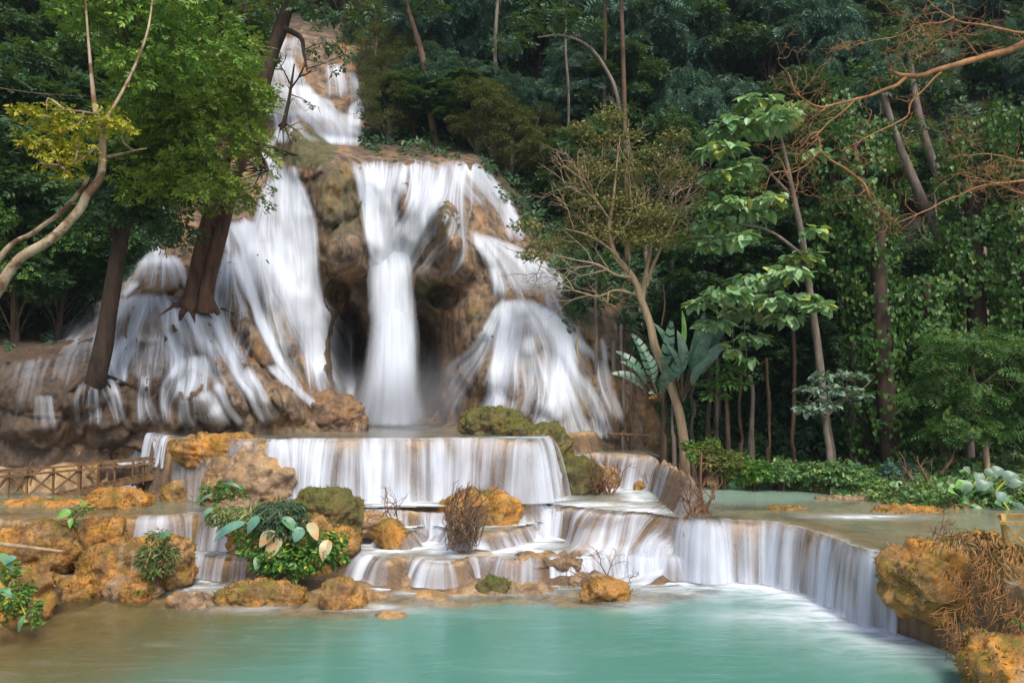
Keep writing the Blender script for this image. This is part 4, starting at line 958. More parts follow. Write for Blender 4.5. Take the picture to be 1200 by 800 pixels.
# bare branching tree centre right
ptree('sparse_tree', 'bare tan branching tree with thin olive foliage leaning over the pool right of the falls', B_tan,
 [[(802,520,26.6,.17),(795,480,26.6,.155),(782,440,26.6,.15),(768,408,26.6,.145),(762,380,26.6,.13),(752,352,26.6,.12),(742,325,26.5,.10),(722,300,26.4,.085),(714,270,26.3,.07),(718,240,26.2,.05),(722,200,26.1,.03),(726,160,26,.015)],
  [(752,352,26.6,.11),(757,322,26.7,.09),(762,290,26.8,.075),(760,255,26.9,.06),(750,235,27,.04),(740,205,27,.025),(735,170,27,.012)],
  [(757,335,26.7,.085),(768,305,26.6,.06),(785,270,26.5,.045),(800,240,26.4,.03),(812,215,26.3,.015)],
  [(742,325,26.5,.06),(722,322,26.3,.045),(700,310,26.1,.035),(672,304,25.9,.02),(640,296,25.8,.01)],
  [(734,312,26.4,.05),(715,292,26.2,.04),(690,276,26,.03),(662,268,25.9,.015)],
  [(745,345,26.6,.05),(722,340,26.4,.04),(700,347,26.2,.03),(672,340,26,.015)],
  [(762,290,26.8,.04),(780,262,27.1,.025),(790,225,27.3,.012)],[(718,262,26.3,.04),(700,236,26,.025),(682,205,25.8,.012)],[(760,260,26.9,.03),(775,225,26.8,.015)],[(714,285,26.3,.03),(735,262,26,.02),(742,238,25.9,.012)]],
 [], 'small', L_olive, .1, 5, tw=(3, .9, .022, 60, -.05), seed=48)
rs = RS(49)
SPC = rcl(rs, 640, 200, 805, 290, 26, 26.6, 20, 36, 1.2, .5) + [(715,135,26,22,16),(730,160,26,24,14),(700,165,26,22,12),(760,180,26.2,28,14),(690,195,26,26,12),(790,195,26.4,22,12),(640,285,26,26,12),(615,265,26,20,10),(625,300,25.9,20,9),(680,150,26.2,16,9),(790,160,26.5,20,10)]
o = [x for x in bpy.data.objects if x.get('label', '').startswith('bare tan branching')][0]
cb = MB()
for (px, py, Y, rx, rz) in SPC:
    k = Y / F; clump(cb, 'small', at(px, py, Y), (rx * k, rx * k, rz * k), 300, .13, rs, .1, inner=.0)
build(cb, 'crown', L_spar, o, smooth=False)
# heart-leaf tree with tiers
HT = []
for (px, py, rx) in ((860,150,34),(905,140,30),(845,175,26),(885,120,26),(925,128,20),(845,205,22),(868,195,24),(855,240,30),(835,262,24),(880,250,26),(905,232,20),(840,285,22),(868,280,18),(955,180,16),(890,330,34),(850,345,30),(925,320,26),(870,365,26),(905,352,24),(940,300,22),(955,270,16),(835,380,20),(880,395,18),(940,350,24),(960,360,18),(915,372,22),(825,355,16),(860,410,12),(875,420,10)):
    HT.append((px, py, 24.5 + rs.uniform(-.8, .8), rx, rx * .32))
ptree('heart_leaf_tree', 'slender tree with tiers of large bright heart-shaped leaves at the right of centre', B_grey,
 [[(974,530,25.4,.14),(966,480,25.3,.13),(960,420,25.2,.12),(950,350,25.1,.11),(940,280,25,.10),(928,220,24.9,.08),(915,160,24.8,.05),(905,110,24.8,.03)],[(930,232,25,.05),(890,190,24.7,.035),(860,160,24.5,.02)],[(942,300,25,.06),(900,270,24.7,.04),(850,260,24.4,.02)],[(950,360,25.1,.06),(900,345,24.6,.04),(845,355,24.3,.02)]],
 HT, 'heart', L_bright, .33, 24, seed=50, inner=.1, droop=.55, up=1.6)
ptree('small_tree', 'small pale-leaved tree on the right bank below the heart-leaf tree', B_grey,
 [[(972,528,24.6,.10),(968,500,24.6,.09),(970,480,24.6,.07),(972,455,24.5,.04)],[(969,492,24.6,.05),(955,475,24.4,.03),(945,468,24.3,.02)],[(970,486,24.6,.05),(990,468,24.5,.03),(1008,458,24.4,.02)]],
 [(972,442,24.3,20,8),(998,440,24.3,18,7),(955,456,24.2,20,8),(985,458,24.1,22,8),(1008,465,24.3,14,8),(945,478,24.1,14,8),(965,474,24.1,18,8),(1012,440,24.4,10,5)], 'heart', L_pale, .16, 40, seed=51, droop=.3, inner=.2)
ptree('small_tree', 'small green tree beside the banana plants on the dark bank', B_brown,
 [[(853,516,26.2,.08),(852,480,26.2,.07),(850,455,26.2,.05),(848,435,26.2,.03)],[(852,470,26.2,.04),(832,458,26,.02)],[(851,465,26.2,.04),(868,450,26,.02)]],
 [(848,432,26,20,9),(830,448,25.9,14,7),(868,446,25.9,15,7),(850,450,25.8,20,8),(838,462,25.8,14,7),(860,428,26,12,6)], 'small', L_fresh, .22, 40, seed=52)
ptree('feathery_tree', 'thin brown tree with light feathery green foliage at the right edge', B_tan,
 [[(1158,560,23.3,.09),(1154,520,23.3,.085),(1147,470,23.3,.075),(1140,435,23.3,.05),(1138,400,23.2,.03)],[(1146,468,23.3,.04),(1120,445,23.1,.02)],[(1144,455,23.3,.04),(1175,430,23.2,.02)]],
 rcl(rs, 1085, 400, 1230, 455, 16, 23.1, 18, 32, .8, .42) + rcl(rs, 1075, 455, 1200, 510, 15, 23.4, 16, 30, .6, .42) + [(1130,395,23.0,26,9),(1108,402,23.0,18,8)], 'frond', L_mid, .42, 24, seed=53)
rs = RS(60)
# orange branches reaching in from the right edge
o = thing('leafless_tree', 'leafless orange-brown branches reaching in from the top right edge', 'tree', at(1330, 240, 12.5)); tb = MB()
OL = [[(1340,60,12.6,.14),(1270,25,12.6,.11),(1200,52,12.5,.085),(1150,68,12.4,.07),(1105,82,12.3,.06),(1062,90,12.2,.05),(1040,84,12.2,.035)],[(1062,90,12.2,.045),(1040,105,12.1,.035),(1000,118,12,.03),(965,124,11.9,.025),(945,118,11.9,.02),(930,104,11.9,.014),(925,85,11.9,.008)],
 [(1340,60,12.6,.08),(1260,45,12.4,.05),(1200,38,12.3,.035),(1150,30,12.2,.028),(1118,22,12.1,.02),(1092,5,12,.014)],[(1005,116,12,.022),(975,140,11.9,.018),(950,162,11.9,.014)],[(958,158,11.9,.014),(958,180,11.9,.016),(935,200,11.9,.014),(912,202,11.9,.008)],
 [(1102,86,12.3,.026),(1070,118,12.2,.02),(1060,138,12.1,.018),(1025,155,12,.014),(995,172,12,.008)],[(1118,22,12.1,.02),(1080,30,12,.016),(1050,42,11.9,.012),(1010,52,11.9,.008)],[(1150,68,12.4,.02),(1120,40,12.3,.014),(1090,50,12.2,.009)],[(1340,60,12.6,.14),(1345,240,12.7,.18),(1350,620,13.2,.22)],
 [(1345,240,12.7,.06),(1260,222,12.5,.045),(1200,212,12.4,.03),(1150,218,12.3,.022),(1110,236,12.2,.016),(1050,262,12.1,.008)],[(1260,222,12.5,.03),(1200,190,12.4,.02),(1150,180,12.3,.014),(1110,186,12.2,.008)],[(1345,240,12.7,.04),(1250,235,12.4,.03),(1200,228,12.3,.02),(1165,215,12.2,.014),(1130,205,12.1,.008)],
 [(965,178,11.9,.02),(990,200,12,.03),(1012,215,12.1,.035),(1018,232,12.1,.02)]]
for i, l in enumerate(OL):
    P, R = ppath(l, 24); P = P + .03 * np.stack([perlin(P[:, 0] * 3, P[:, 2] * 3, i), perlin(P[:, 0] * 3, P[:, 2] * 3, i + 9), perlin(P[:, 0] * 3, P[:, 2] * 3, i + 5.5)], -1) * 2
    R = R * .72; tube(tb, P, R, 7, .12, i)
    if i == 8: continue
    for j in range(13 if i in (1, 9, 10, 11, 6) else 9):
        q = rs.randint(6, len(P)); dd = nrm(P[q] - P[q - 2]) + rs.normal(scale=.7, size=3); ramify(tb, P[q], dd, .5, .007, 2, rs, .8, .02, wob=.7)
build(tb, 'branch', B_orange, o)
# ivy-hung trunks and curtains of creeper on the right
def ivy(label, path, width, n, seed, mat=None, bark=B_dark, size=.15):
    n = int(n * 1.7)
    rs = RS(seed); P, R = ppath(path, 24); o = thing('ivy_clad_tree', label, 'tree', P[0]); tb = MB(); tube(tb, P, R, 10, .15, seed); build(tb, 'trunk', bark, o)
    i = rs.randint(0, len(P), n); th = rs.uniform(0, 2 * math.pi, n); w_ = width * (.6 + .7 * perlin(i * .3, th, seed)) + R[i]
    dr = np.stack([np.cos(th), np.sin(th), 0 * th], -1); pos = P[i] + dr * w_[:, None] * (.75 + .4 * rs.rand(n))[:, None] + rs.normal(scale=.12, size=(n, 3))
    k = perlin(pos[:, 0] * 1.3, pos[:, 1], pos[:, 2] * 1.0) > -.12; pos = pos[k]; dr = dr[k]
    d = np.array([0, 0, -1.]) + rs.normal(scale=.35, size=pos.shape); mb = MB(); leaves(mb, 'heart', pos, d, dr + rs.normal(scale=.35, size=pos.shape) + np.array([0, 0, .4]), size * (.7 + .6 * rs.rand(len(pos))))
    build(mb, 'ivy', mat or L_ivy, o, smooth=False)
ivy('ivy-clad column of trunk right of the heart-leaf tree', [(1040,530,25.5,.3),(1025,400,25.8,.28),(1010,280,26,.25),(1005,150,26,.2)], 1.0, 3400, 61)
ivy('creeper-hung trunk with brown stems in the dark beside the ivy column', [(1045,540,24.6,.30),(1035,420,24.8,.28),(1030,300,25,.22),(1028,240,25,.15)], .6, 1100, 62)
ivy('broad ivy curtain hanging right of the dark hollow', [(1150,500,25.2,.3),(1145,380,25.5,.3),(1140,260,25.8,.26),(1150,150,26,.2)], 1.25, 4200, 63)
ivy('ivy-covered trunk at the far right edge', [(1215,520,24,.3),(1210,380,24.2,.28),(1200,240,24.4,.25),(1205,120,24.6,.2)], 1.15, 3600, 64)
ivy('low creeper mound between the two ivy trunks', [(1090,470,25,.2),(1088,400,25.2,.2),(1085,330,25.4,.15)], .95, 2200, 65)
ivy('creeper hanging on trunk just right of the heart-leaf tree', [(985,330,26.4,.2),(980,230,26.6,.2),(985,120,26.8,.15)], .8, 2000, 66, L_ivy)
for lab, l in (('pale leaning trunk in the dark hollow, lower one', [(1128,330,27.5,.18),(1100,275,27.5,.18),(1072,215,27.5,.16),(1050,160,27.5,.13),(1035,110,27.5,.1)]),
               ('pale leaning trunk in the dark hollow, upper one', [(1150,290,28,.16),(1108,225,28,.16),(1085,165,28,.14),(1072,110,28,.12),(1065,60,28,.08)]),
               ('straight brown trunk above the thicket at top centre', [(735,330,33,.11),(733,200,33,.11),(731,100,33,.10),(728,0,33,.09),(726,-60,33,.1)]),
               ('arching grey trunk above the sparse tree', [(760,330,33.5,.10),(748,230,33.4,.10),(725,120,33.3,.09),(712,85,33.3,.08),(690,55,33.2,.07),(660,42,33,.05),(630,44,33,.04)]),
               ('brown trunk on the ridge just above the central falls', [(515,186,35,.2),(506,140,35,.18),(500,95,35,.17),(492,55,35,.14),(478,10,35,.1),(465,-40,35,.07)]),
               ('slim grey trunk above the central falls, right of the ridge trunk', [(590,200,36,.1),(585,150,36,.1),(580,60,36,.09),(585,-20,36,.07)])):
    ptree('forest_tree', lab, B_grey if 'pale' in lab or 'grey' in lab else B_brown, [l], [(l[-1][0] + rs.randint(-20, 20), l[-1][1] - rs.randint(10, 30), l[-1][2], 40, 20), (l[-2][0] + 20, l[-2][1] - 10, l[-2][2], 26, 12)], 'spray', L_dark, .38, 9, seed=70 + len(lab))
# twisted creepers hanging on the stems
tb = MB(); rs = RS(71)
GV = 'thin bare stems and lianas in the shade'
for i, (px, p0, p1, Y) in enumerate(((636,182,158,34.5),(775,300,330,26),(700,500,300,28),(830,505,420,27),(842,510,410,27.4),(868,515,430,27.2),(880,512,440,27.6),(900,520,420,27.3),(790,505,430,26.8),(778,505,440,27.1),(812,508,450,27.6),(930,520,380,27.8),(1000,520,400,28),(1015,525,430,27),(1066,535,400,27),(1100,540,420,26.6),(730,500,380,27.8),(740,505,420,27.4),(718,498,400,28.4),(1180,520,400,26),(664,190,20,35),(708,150,-20,35.6))):
    if i == 1: continue
    mb_ = MB(); q = [(px + rs.randint(-2, 3), p0 + (p1 - p0) * f, Y, .05 + .03 * rs.rand()) for f in np.linspace(0, 1, 5)]
    g_ = at(px, p0, Y); q = [(px, p0 + 6, Y, .09)] + q; P, R = ppath(q, 16); P = np.vstack([[P[0][0], P[0][1], min(P[0][2], gz(P[0][0], P[0][1])) - .1], P]); R = np.append(R[0], R); tube(mb_, P, R * (1 if i % 3 else 1.5), 6, .1, i); o = build(mb_, 'sapling', B_brown if i % 2 else B_grey, loc=V3(P[0]))
    tag(o, 'thin bare sapling standing in the shaded forest', 'sapling', GV)
# ---------- banana plants and bank plants ----------
def bigleaf(mb, base, tip, width, curl=.15, split=0, nseg=10, side=None, rs=None):
    """a broad leaf blade with a folded midrib; split > 0 tears it into strips"""
    base = np.array(base, float); tip = np.array(tip, float); d = tip - base; L = np.linalg.norm(d); dn_ = d / L
    s = nrm(np.cross(dn_, np.array([.1, -.65, .75]))) if side is None else nrm(np.array(side, float)); u = np.cross(s, dn_)
    n = nseg * (3 if split else 1); t_ = np.linspace(0, 1, n + 1); mid = base + d * t_[:, None] + u * (np.sin(t_ * math.pi) * curl * L)[:, None]; mid[:, 2] -= curl * L * .6 * t_ ** 3
    w_ = width * np.sin(np.pi * np.clip(t_, 0, 1) ** .75) ** .7
    for sg in (-1, 1):
        out = mid + s * (w_ * sg)[:, None] + u * (.22 * w_)[:, None]
        if split:
            for i in range(n):
                if i % 5 == 4: continue
                k = .35 * width * dn_
                v = [mid[i], mid[i + 1], out[min(n, i + 1)] + k, out[i] + k]; mb.add(v, [[0, 1, 2, 3]] if sg < 0 else [[3, 2, 1, 0]])
        else:
            v = np.vstack([mid, out]); f = [[i, i + 1, n + 2 + i, n + 1 + i] for i in range(n)]
            mb.add(v, f if sg < 0 else [q[::-1] for q in f])
def rosette(name, label, cat, px, py, Y, lv, mat, stalk=None, group=None, split=0, smat=None, z=None):
    """lv: (tip dx px, tip dy px, dY, width m, start fraction): big leaves round one foot"""
    b = at(px, py, Y); o = thing(name, label, cat, b, group); st_ = MB(); k = Y / F
    mats = {}
    for (dx, dy, dY, wd, fr, m) in lv:
        tip = b + np.array([dx * k, dY, -dy * k]); s0 = b + (tip - b) * fr + np.array([0, 0, .12 * abs(dx * k) * fr * 2])
        P = smoothpath(np.array([b, (b + s0) / 2 + np.array([0, 0, .05]), s0]), 6); tube(st_, P, np.linspace(.035, .015, 6) * (1 + wd * 2), 5)
        q = MB(); bigleaf(q, s0, tip, wd, .12, split); build(q, 'leaf', m or mat, o, smooth=False)
    build(st_, 'stem', smat or L_fresh, o)
    return o
def big_mat(name, c1, c2, rough=.4):
    t = NT(name); p = t.pos(); n = t.noise(p, 5, 4); col = t.mix(t.mapr(n, .35, .65), c1, c2)
    q = t.pbr(col, rough, spec=.5); tr = t.n('BsdfTranslucent'); t.l(col, tr.inputs[0]); m = t.n('MixShader'); m.inputs[0].default_value = .25; t.l(q, m.inputs[1]); t.l(tr.outputs[0], m.inputs[2])
    return t.done(m.outputs[0])
K_ban = big_mat('banana leaf', (.04, .10, .06), (.10, .19, .12)); K_pale = big_mat('pale banana leaf', (.13, .22, .15), (.22, .31, .23)); K_or = big_mat('dying leaf', (.5, .2, .04), (.6, .3, .08))
K_tar = big_mat('taro leaf', (.06, .17, .07), (.13, .28, .12)); K_lt = big_mat('light leaf', (.13, .32, .05), (.26, .48, .10)); K_spot = big_mat('blotched leaf', (.42, .42, .25), (.55, .30, .12)); K_blue = big_mat('blue green leaf', (.08, .24, .18), (.16, .31, .21))
rosette('banana_plant', 'left banana plant with torn pale fan leaf and one orange dying leaf', 'plant', 772, 470, 25.8,
 [(-56,-34,-.3,0.21,.3,K_pale),(-50,-62,.2,0.19,.25,None),(-30,-84,.4,0.19,.3,None),(18,-100,.3,0.19,.3,None),(-48,-48,-.6,0.16,.3,None),(-16,-10,-.7,0.11,.3,K_pale),(-14,-4,-.4,0.09,.2,K_or),(36,-60,-.3,0.19,.3,None),(10,-40,-.8,0.19,.2,None),(-20,-60,-.5,0.19,.3,K_pale)], K_ban, split=1, smat=B_brown)
rosette('banana_plant', 'right banana plant with one upright bright leaf beside the leaning trunk', 'plant', 800, 470, 26.4,
 [(2,-112,.2,0.09,.5,K_lt),(-36,-96,-.4,0.19,.3,None),(-10,-86,-.6,0.20,.35,K_pale),(36,-92,-.2,0.20,.3,None),(52,-74,-.4,0.21,.35,K_pale),(28,-54,-.8,0.17,.3,K_pale),(-24,-70,-.8,0.17,.3,K_pale),(30,-112,.3,0.17,.3,None),(60,-100,.2,0.19,.4,None)], K_ban, smat=B_brown)
# ground cover of the right bank
def cover(name, label, mask, n, seed, kind, mat, size, hz=.3, kindtag='stuff'):
    rs = RS(seed); x0, x1, y0, y1 = mask; x = rs.uniform(x0, x1, n * 3); y = rs.uniform(y0, y1, n * 3); d = sdf(BANKP, x, y)
    k = (d > .12) & (perlin(x * .8, y * .8, seed) > -.22); x, y, d = x[k][:n], y[k][:n], d[k][:n]
    z = hT(x, y) + rs.rand(len(x)) ** .7 * hz * (.35 + 1.1 * np.clip(.5 + perlin(x * .9, y * .9, seed + 4), 0, 1)) * sstep(0, .7, d)
    P = np.stack([x, y, z], -1); N = np.array([0, -.5, .9]) + rs.normal(scale=.4, size=P.shape); D = rs.normal(size=P.shape); D[:, 1] -= .6; D[:, 2] -= .05
    mb = MB(); leaves(mb, kind, P, D, N, size * (.6 + .8 * rs.rand(len(x)))); return tag(build(mb, name, mat, smooth=False), label, None, None, kindtag)
L_cov = leaf_mat('low bank leaves', (.06, .15, .05), (.17, .32, .10), (.32, .38, .10), .12)
cover('ground_cover', 'low green leafy ground cover along the right bank', (5, 22, 19, 26), 15000, 81, 'spray', L_cov, .18, .26)
cover('ground_cover', 'yellow green small-leaved ground cover patches on the right bank', (5, 22, 19, 26), 9000, 87, 'spray', L_left, .15, .28)
cover('ground_cover', 'broad-leaved ground cover patches on the right bank', (5, 22, 19, 26), 1500, 89, 'heart', L_bright, .20, .34)
cover('ground_cover', 'dry brown stems and leaves among the right bank plants', (5, 22, 19, 25), 4500, 85, 'narrow', L_brown, .26, .34)
cover('leaf_litter', 'brown leaf litter and soil at the edge of the right bank', (4, 22, 18, 25), 5000, 82, 'small', leaf_mat('litter', (.10, .06, .03), (.22, .11, .05)), .10, .06)
rs = RS(83)
bush_spots = [(845,545,24.6,24,20,'rounded yellow green bush at the left end of the right bank',L_olive),(880,550,24.4,22,17,'round leafy bush second from the left on the right bank',L_fresh),(915,548,24.5,20,15,'leafy bank bush below the small pale-leaved tree',L_cov),(955,552,24,24,15,'dense low bush in the middle of the right bank',L_cov),(1000,556,23.4,24,16,'dense low bush right of the bank middle',L_cov),(1045,552,23.6,22,14,'grey green bush beside the brown leaning sticks',L_blue),(825,528,25.4,14,14,'little upright plant at the pool corner under the leaning trunk',L_fresh),(600,545,25.6,0,0,'',None)]
for (px, py, Y, rx, rz, lab, m) in bush_spots:
    if not lab: continue
    k = Y / F; c = at(px, py, Y); o = thing('bush', lab, 'bush', (c[0], c[1], gz(c[0], c[1]))); zb = gz(c[0], c[1]); cb = MB(); sb = MB()
    for i in range(7):
        q = np.array([c[0] + rs.normal() * rx * k * .5, c[1] + rs.normal() * .3, max(c[2] + rs.normal() * rz * k * .3, zb + .2)]); clump(cb, 'small' if i % 2 else 'spray', q, rx * k * .5, 130, .16, rs)
        tube(sb, smoothpath(np.array([[c[0], c[1], zb - .1], (c + q) / 2, q]), 6), np.linspace(.03, .008, 6), 5)
    build(cb, 'foliage', m, o, smooth=False); build(sb, 'stem', B_brown, o)
for i, (px, py, Y, lab, m) in enumerate(((1128,575,21.0,'light green taro plant left of the bank corner',K_lt),(1160,552,21.4,'tall grey green taro plant on the bank near the right edge',K_pale),(1185,570,20.6,'broad taro plant at the right edge of the bank',K_tar),(1045,530,24.6,'pale taro plant low in the shade of the bank',K_pale),(1145,548,22.5,'small upright light taro plant behind the others',K_lt),(866,528,25.2,'pale leaved plant standing on the left of the bank',K_tar))):
    b = at(px, py, Y); zz = gz(b[0], b[1]); py2 = py
    lv = []
    for j in range(7):
        a = rs.uniform(-1, 1) * 34; lv.append((a, -rs.uniform(8, 32), rs.uniform(-.5, .4), .15 + .06 * rs.rand(), .55, m if j % 2 else K_pale))
    o = rosette('taro_plant', lab, 'plant', px, py, Y, lv, m); o.location.z = zz - .05
# ---------- rocks ----------
def rock(label, px, pyb, z, w_, h_, d_, seed, mat, name='rock', lump=.5, sub=None, cat='rock', flatb=True, lean=0, roots=0, yoff=0):
    """boulder whose foot sits on level z at the photo pixel (px,pyb); sizes in metres"""
    import bmesh
    sub = sub or (6 if w_ > 1.3 else 5); bm = bmesh.new(); bmesh.ops.create_icosphere(bm, subdivisions=sub, radius=1); V = np.array([v.co[:] for v in bm.verts]); Fc = np.array([[v.index for v in f.verts] for f in bm.faces]); bm.free()
    c = onz(px, pyb, z); c = np.array([c[0], c[1] + d_ * .5 + yoff, z])
    S = np.sign(V) * np.abs(V) ** .8; P = S * np.array([w_ / 2, d_ / 2, h_ * .62]); P[:, 0] += lean * P[:, 2]
    Q = P + c; n = nrm(V)
    a = bill(Q[:, 0] * 1.3 / max(.5, w_ * .4), Q[:, 1] * 1.3 / max(.5, w_ * .4), Q[:, 2] * 1.6 / max(.5, w_ * .4) + seed, 2) * .16 * lump * min(w_, h_ * 2) + fbm(Q[:, 0] * 2.6, Q[:, 1] * 2.6, Q[:, 2] * 3.2 + seed, 5) * .20 * min(1, w_) + bill(Q[:, 0] * 7, Q[:, 1] * 7, Q[:, 2] * 5, 2) * .022
    a = a - np.clip(perlin(Q[:, 0] * 4, Q[:, 1] * 4, Q[:, 2] * 4 + seed) - .12, 0, 1) * .35 * min(1, w_)
    P = P + n * a[:, None]; P[:, 2] += h_ * .38
    mb = MB(); mb.add(P, Fc); o = link(name, mb.mesh(name), mat); o.location = V3(c)
    if mat in (R_or, R_moss) and w_ > .45:
        rs = RS(seed + 500); m = int(1500 * min(3.2, w_ * h_ + .3)); i = rs.randint(0, len(P), m); nn = nrm(V[i] / np.array([w_, d_, h_])); k = (nn[:, 2] > -.25) & (perlin(Q[i, 0] * 2.5, Q[i, 1] * 2.5, Q[i, 2] * 2.5 + seed) > -.08); i = i[k]; nn = nn[k]
        q = MB(); D = nn + rs.normal(scale=.8, size=nn.shape); D[:, 2] -= .2; leaves(q, 'narrow', P[i] - nn * .01, D, rs.normal(size=nn.shape), .045 + (.08 if seed in (46, 47, 48, 49) else .06) * rs.rand(len(i))); tag(link('moss', q.mesh('moss', False), L_crust if mat is R_or else L_mossy, o), kind='stuff')
    return tag(o, label, cat)
L_crust = leaf_mat('dry moss fibres', (.16, .08, .02), (.48, .24, .035), (.12, .15, .02), .25, trans=.2); L_mossy = leaf_mat('moss fibres', (.07, .085, .01), (.19, .19, .03), (.2, .12, .03), .2, trans=.2)
R_or = rock_mat('orange tufa', tan=(.50, .28, .09), dark=(.12, .06, .022), orange=(.60, .25, .025), moss=(.17, .135, .015), mossy=.55, orangey=.95, wet=.3)
R_tan = rock_mat('tan tufa', tan=(.47, .31, .17), dark=(.16, .10, .055), orange=(.46, .25, .07), mossy=.15, orangey=.4, wet=.6)
R_br = rock_mat('brown wet boulder', tan=(.30, .17, .09), dark=(.07, .04, .025), orange=(.34, .18, .06), mossy=.2, orangey=.4, wet=.9)
R_moss = rock_mat('mossy rock', tan=(.20, .13, .06), dark=(.04, .028, .014), orange=(.25, .15, .03), moss=(.10, .105, .012), mossy=1.5, orangey=.5, wet=.2)
rk = [('long orange mossy ledge rock in front of the boardwalk',40,612,1.0,3.2,.42,1.3,1,R_or),('orange mound right beneath the boardwalk ramp',128,598,1.35,1.5,.42,.9,2,R_or),('crumbly orange rock with small green plants on top',112,657,.5,1.0,.85,.7,3,R_or),
 ('large rounded orange mound beside the left stepped waterfall',138,692,.05,2.0,.8,1.2,4,R_or),('orange rock at the foot of the ferny plant',190,688,.05,.9,.95,.8,5,R_or),('orange rough mound behind the log at the left edge',30,662,.5,1.9,.75,.8,6,R_or),('big orange corner rock at the lower left edge',5,728,.05,1.1,.8,1.0,7,R_or),
 ('brown rock lying at the waterline in the lower left',80,702,.0,.9,.35,.5,8,R_or),('flat brown ragged rock at the waterline below the rounded orange mound',150,700,0,1.1,.3,.5,9,R_tan),('small dark orange rock with grass tuft below the ferny plant',155,705,-.02,.55,.36,.4,10,R_or),
 ('low flat tan rock awash left of the orange slab rock',216,718,-.1,.9,.26,.6,11,R_tan),('long low orange slab rock in the lower pool',300,714,-.08,1.7,.42,.7,12,R_or),('orange rock with a green tuft standing in the lower pool',398,718,-.08,.8,.55,.6,13,R_or),
 ('small yellow green mossy rock in the middle of the lower pool',577,698,-.05,.6,.32,.4,14,R_moss),('wide tan rock awash around the mossy rock',590,708,-.20,2.6,.24,.9,15,R_tan),('orange rock under the dead branches in the lower pool',712,709,-.08,.9,.42,.6,16,R_or),
 ('flat tan rock awash left of centre',480,694,-.14,1.2,.28,.6,17,R_tan),('submerged pale rock below the tufted rock',430,712,-.2,.9,.24,.5,18,R_tan),('pale rock just under the water at lower centre left',455,735,-.17,.7,.2,.4,19,R_tan),
 ('tan block of rock between the ramp and the middle curtain',282,597,1.35,2.1,1.2,1.3,20,R_tan),('small orange rock left of the tan block',208,590,1.35,.9,.5,.6,21,R_or),('round brown rock beside the left cascade steps',268,640,.6,.8,.7,.6,22,R_br),
 ('mossy rock mound under the big leafy plants',325,672,.1,2.7,1.3,1.5,23,R_or),('rounded mossy brown rock at the right end of the plant mound',378,628,.9,1.5,.95,1.0,24,R_moss),('orange toe of rock right of the plant mound',395,650,.55,.8,.5,.6,25,R_or),
 ('small orange rock in the current with a dead sprig on top',457,644,.55,.6,.66,.45,26,R_or),('brown rock left of the small orange rock in the current',430,622,.92,1.0,.35,.5,27,R_tan),('orange rock wrapped by the root bundle',562,622,.8,1.9,.85,1.0,28,R_or),
 ('smooth tan hump of rock under the sheet in the middle steps',650,668,.30,2.0,.26,.7,29,R_tan),('large rounded brown boulder at the foot of the left falls',378,506,3.05,2.1,1.15,1.3,30,R_br),('second brown boulder right of the rounded one',404,506,3.05,1.2,.55,.8,31,R_br),
 ('small green mossy boulder on the ledge by the wooden post',341,507,3.05,1.1,.42,.6,32,R_moss),('big green mossy rock at the right of the main pool',578,512,3.0,1.8,.78,1.0,33,R_moss),('smaller mossy rock in front of the big mossy rock',606,516,2.95,1.0,.45,.7,34,R_moss),
 ('brown mossy outcrop running down beside the middle curtain',640,580,1.35,1.5,1.95,1.2,35,R_moss),('brown mossy rock lower on the outcrop beside the middle curtain',676,582,1.35,1.3,1.05,.9,36,R_moss),('tan rock under the dead shrub at the pool edge',700,576,1.3,1.6,.6,.8,37,R_tan),('small tan rock with dry grass in the right hand pool',758,578,1.3,.7,.3,.4,38,R_or),
 ('brown leaning boulder slab left of the wooden post',258,506,3.0,1.0,1.3,.8,39,R_br),('brown slab boulder right of the wooden post',312,507,3.05,.9,.4,.6,40,R_br),
 ('orange ledge rock beside the post on the left of the main pool',258,541,2.5,2.7,.62,.8,41,R_or),('tan ledge rock left of the ledge behind the ramp',110,537,2.3,2.8,.75,.9,42,R_tan),
 ('thin tan ledge at the water edge of the right terrace',1000,588,1.36,2.0,.10,.5,43,R_tan),('low brown ledge rock along the right bank edge',1070,604,1.34,1.8,.14,.5,44,R_or),('ochre vertical rib of rock splitting the right curtain',803,676,.0,.24,1.42,.3,45,R_or),
 ('upper rough orange rock at the end of the right curtain',1130,715,.75,1.8,.85,1.4,46,R_or),('big yellow mossy rock at the foot of the right curtain end',1103,742,.0,1.05,.98,.9,47,R_or),('root-covered orange bank filling the right edge',1192,765,.0,1.9,1.6,1.6,48,R_or),('orange rock in the bottom right corner',1196,822,.0,.95,.75,.8,49,R_or)]
rk += [('low orange rock awash at the left waterline',60,706,-.03,1.3,.3,.6,51,R_or),('tan slab rock in the middle of the lowest step',610,684,.0,1.4,.26,.5,52,R_tan),
 ('small brown rock near the foot of the long slope',690,690,-.05,.8,.28,.4,55,R_tan),('flat ochre rock on the right shelf',930,600,1.36,1.0,.12,.4,56,R_or)]
ROCKS = {}
for r in rk: ROCKS[r[7]] = rock(*r)
for k_ in (45,): ROCKS[k_].location.y -= .32
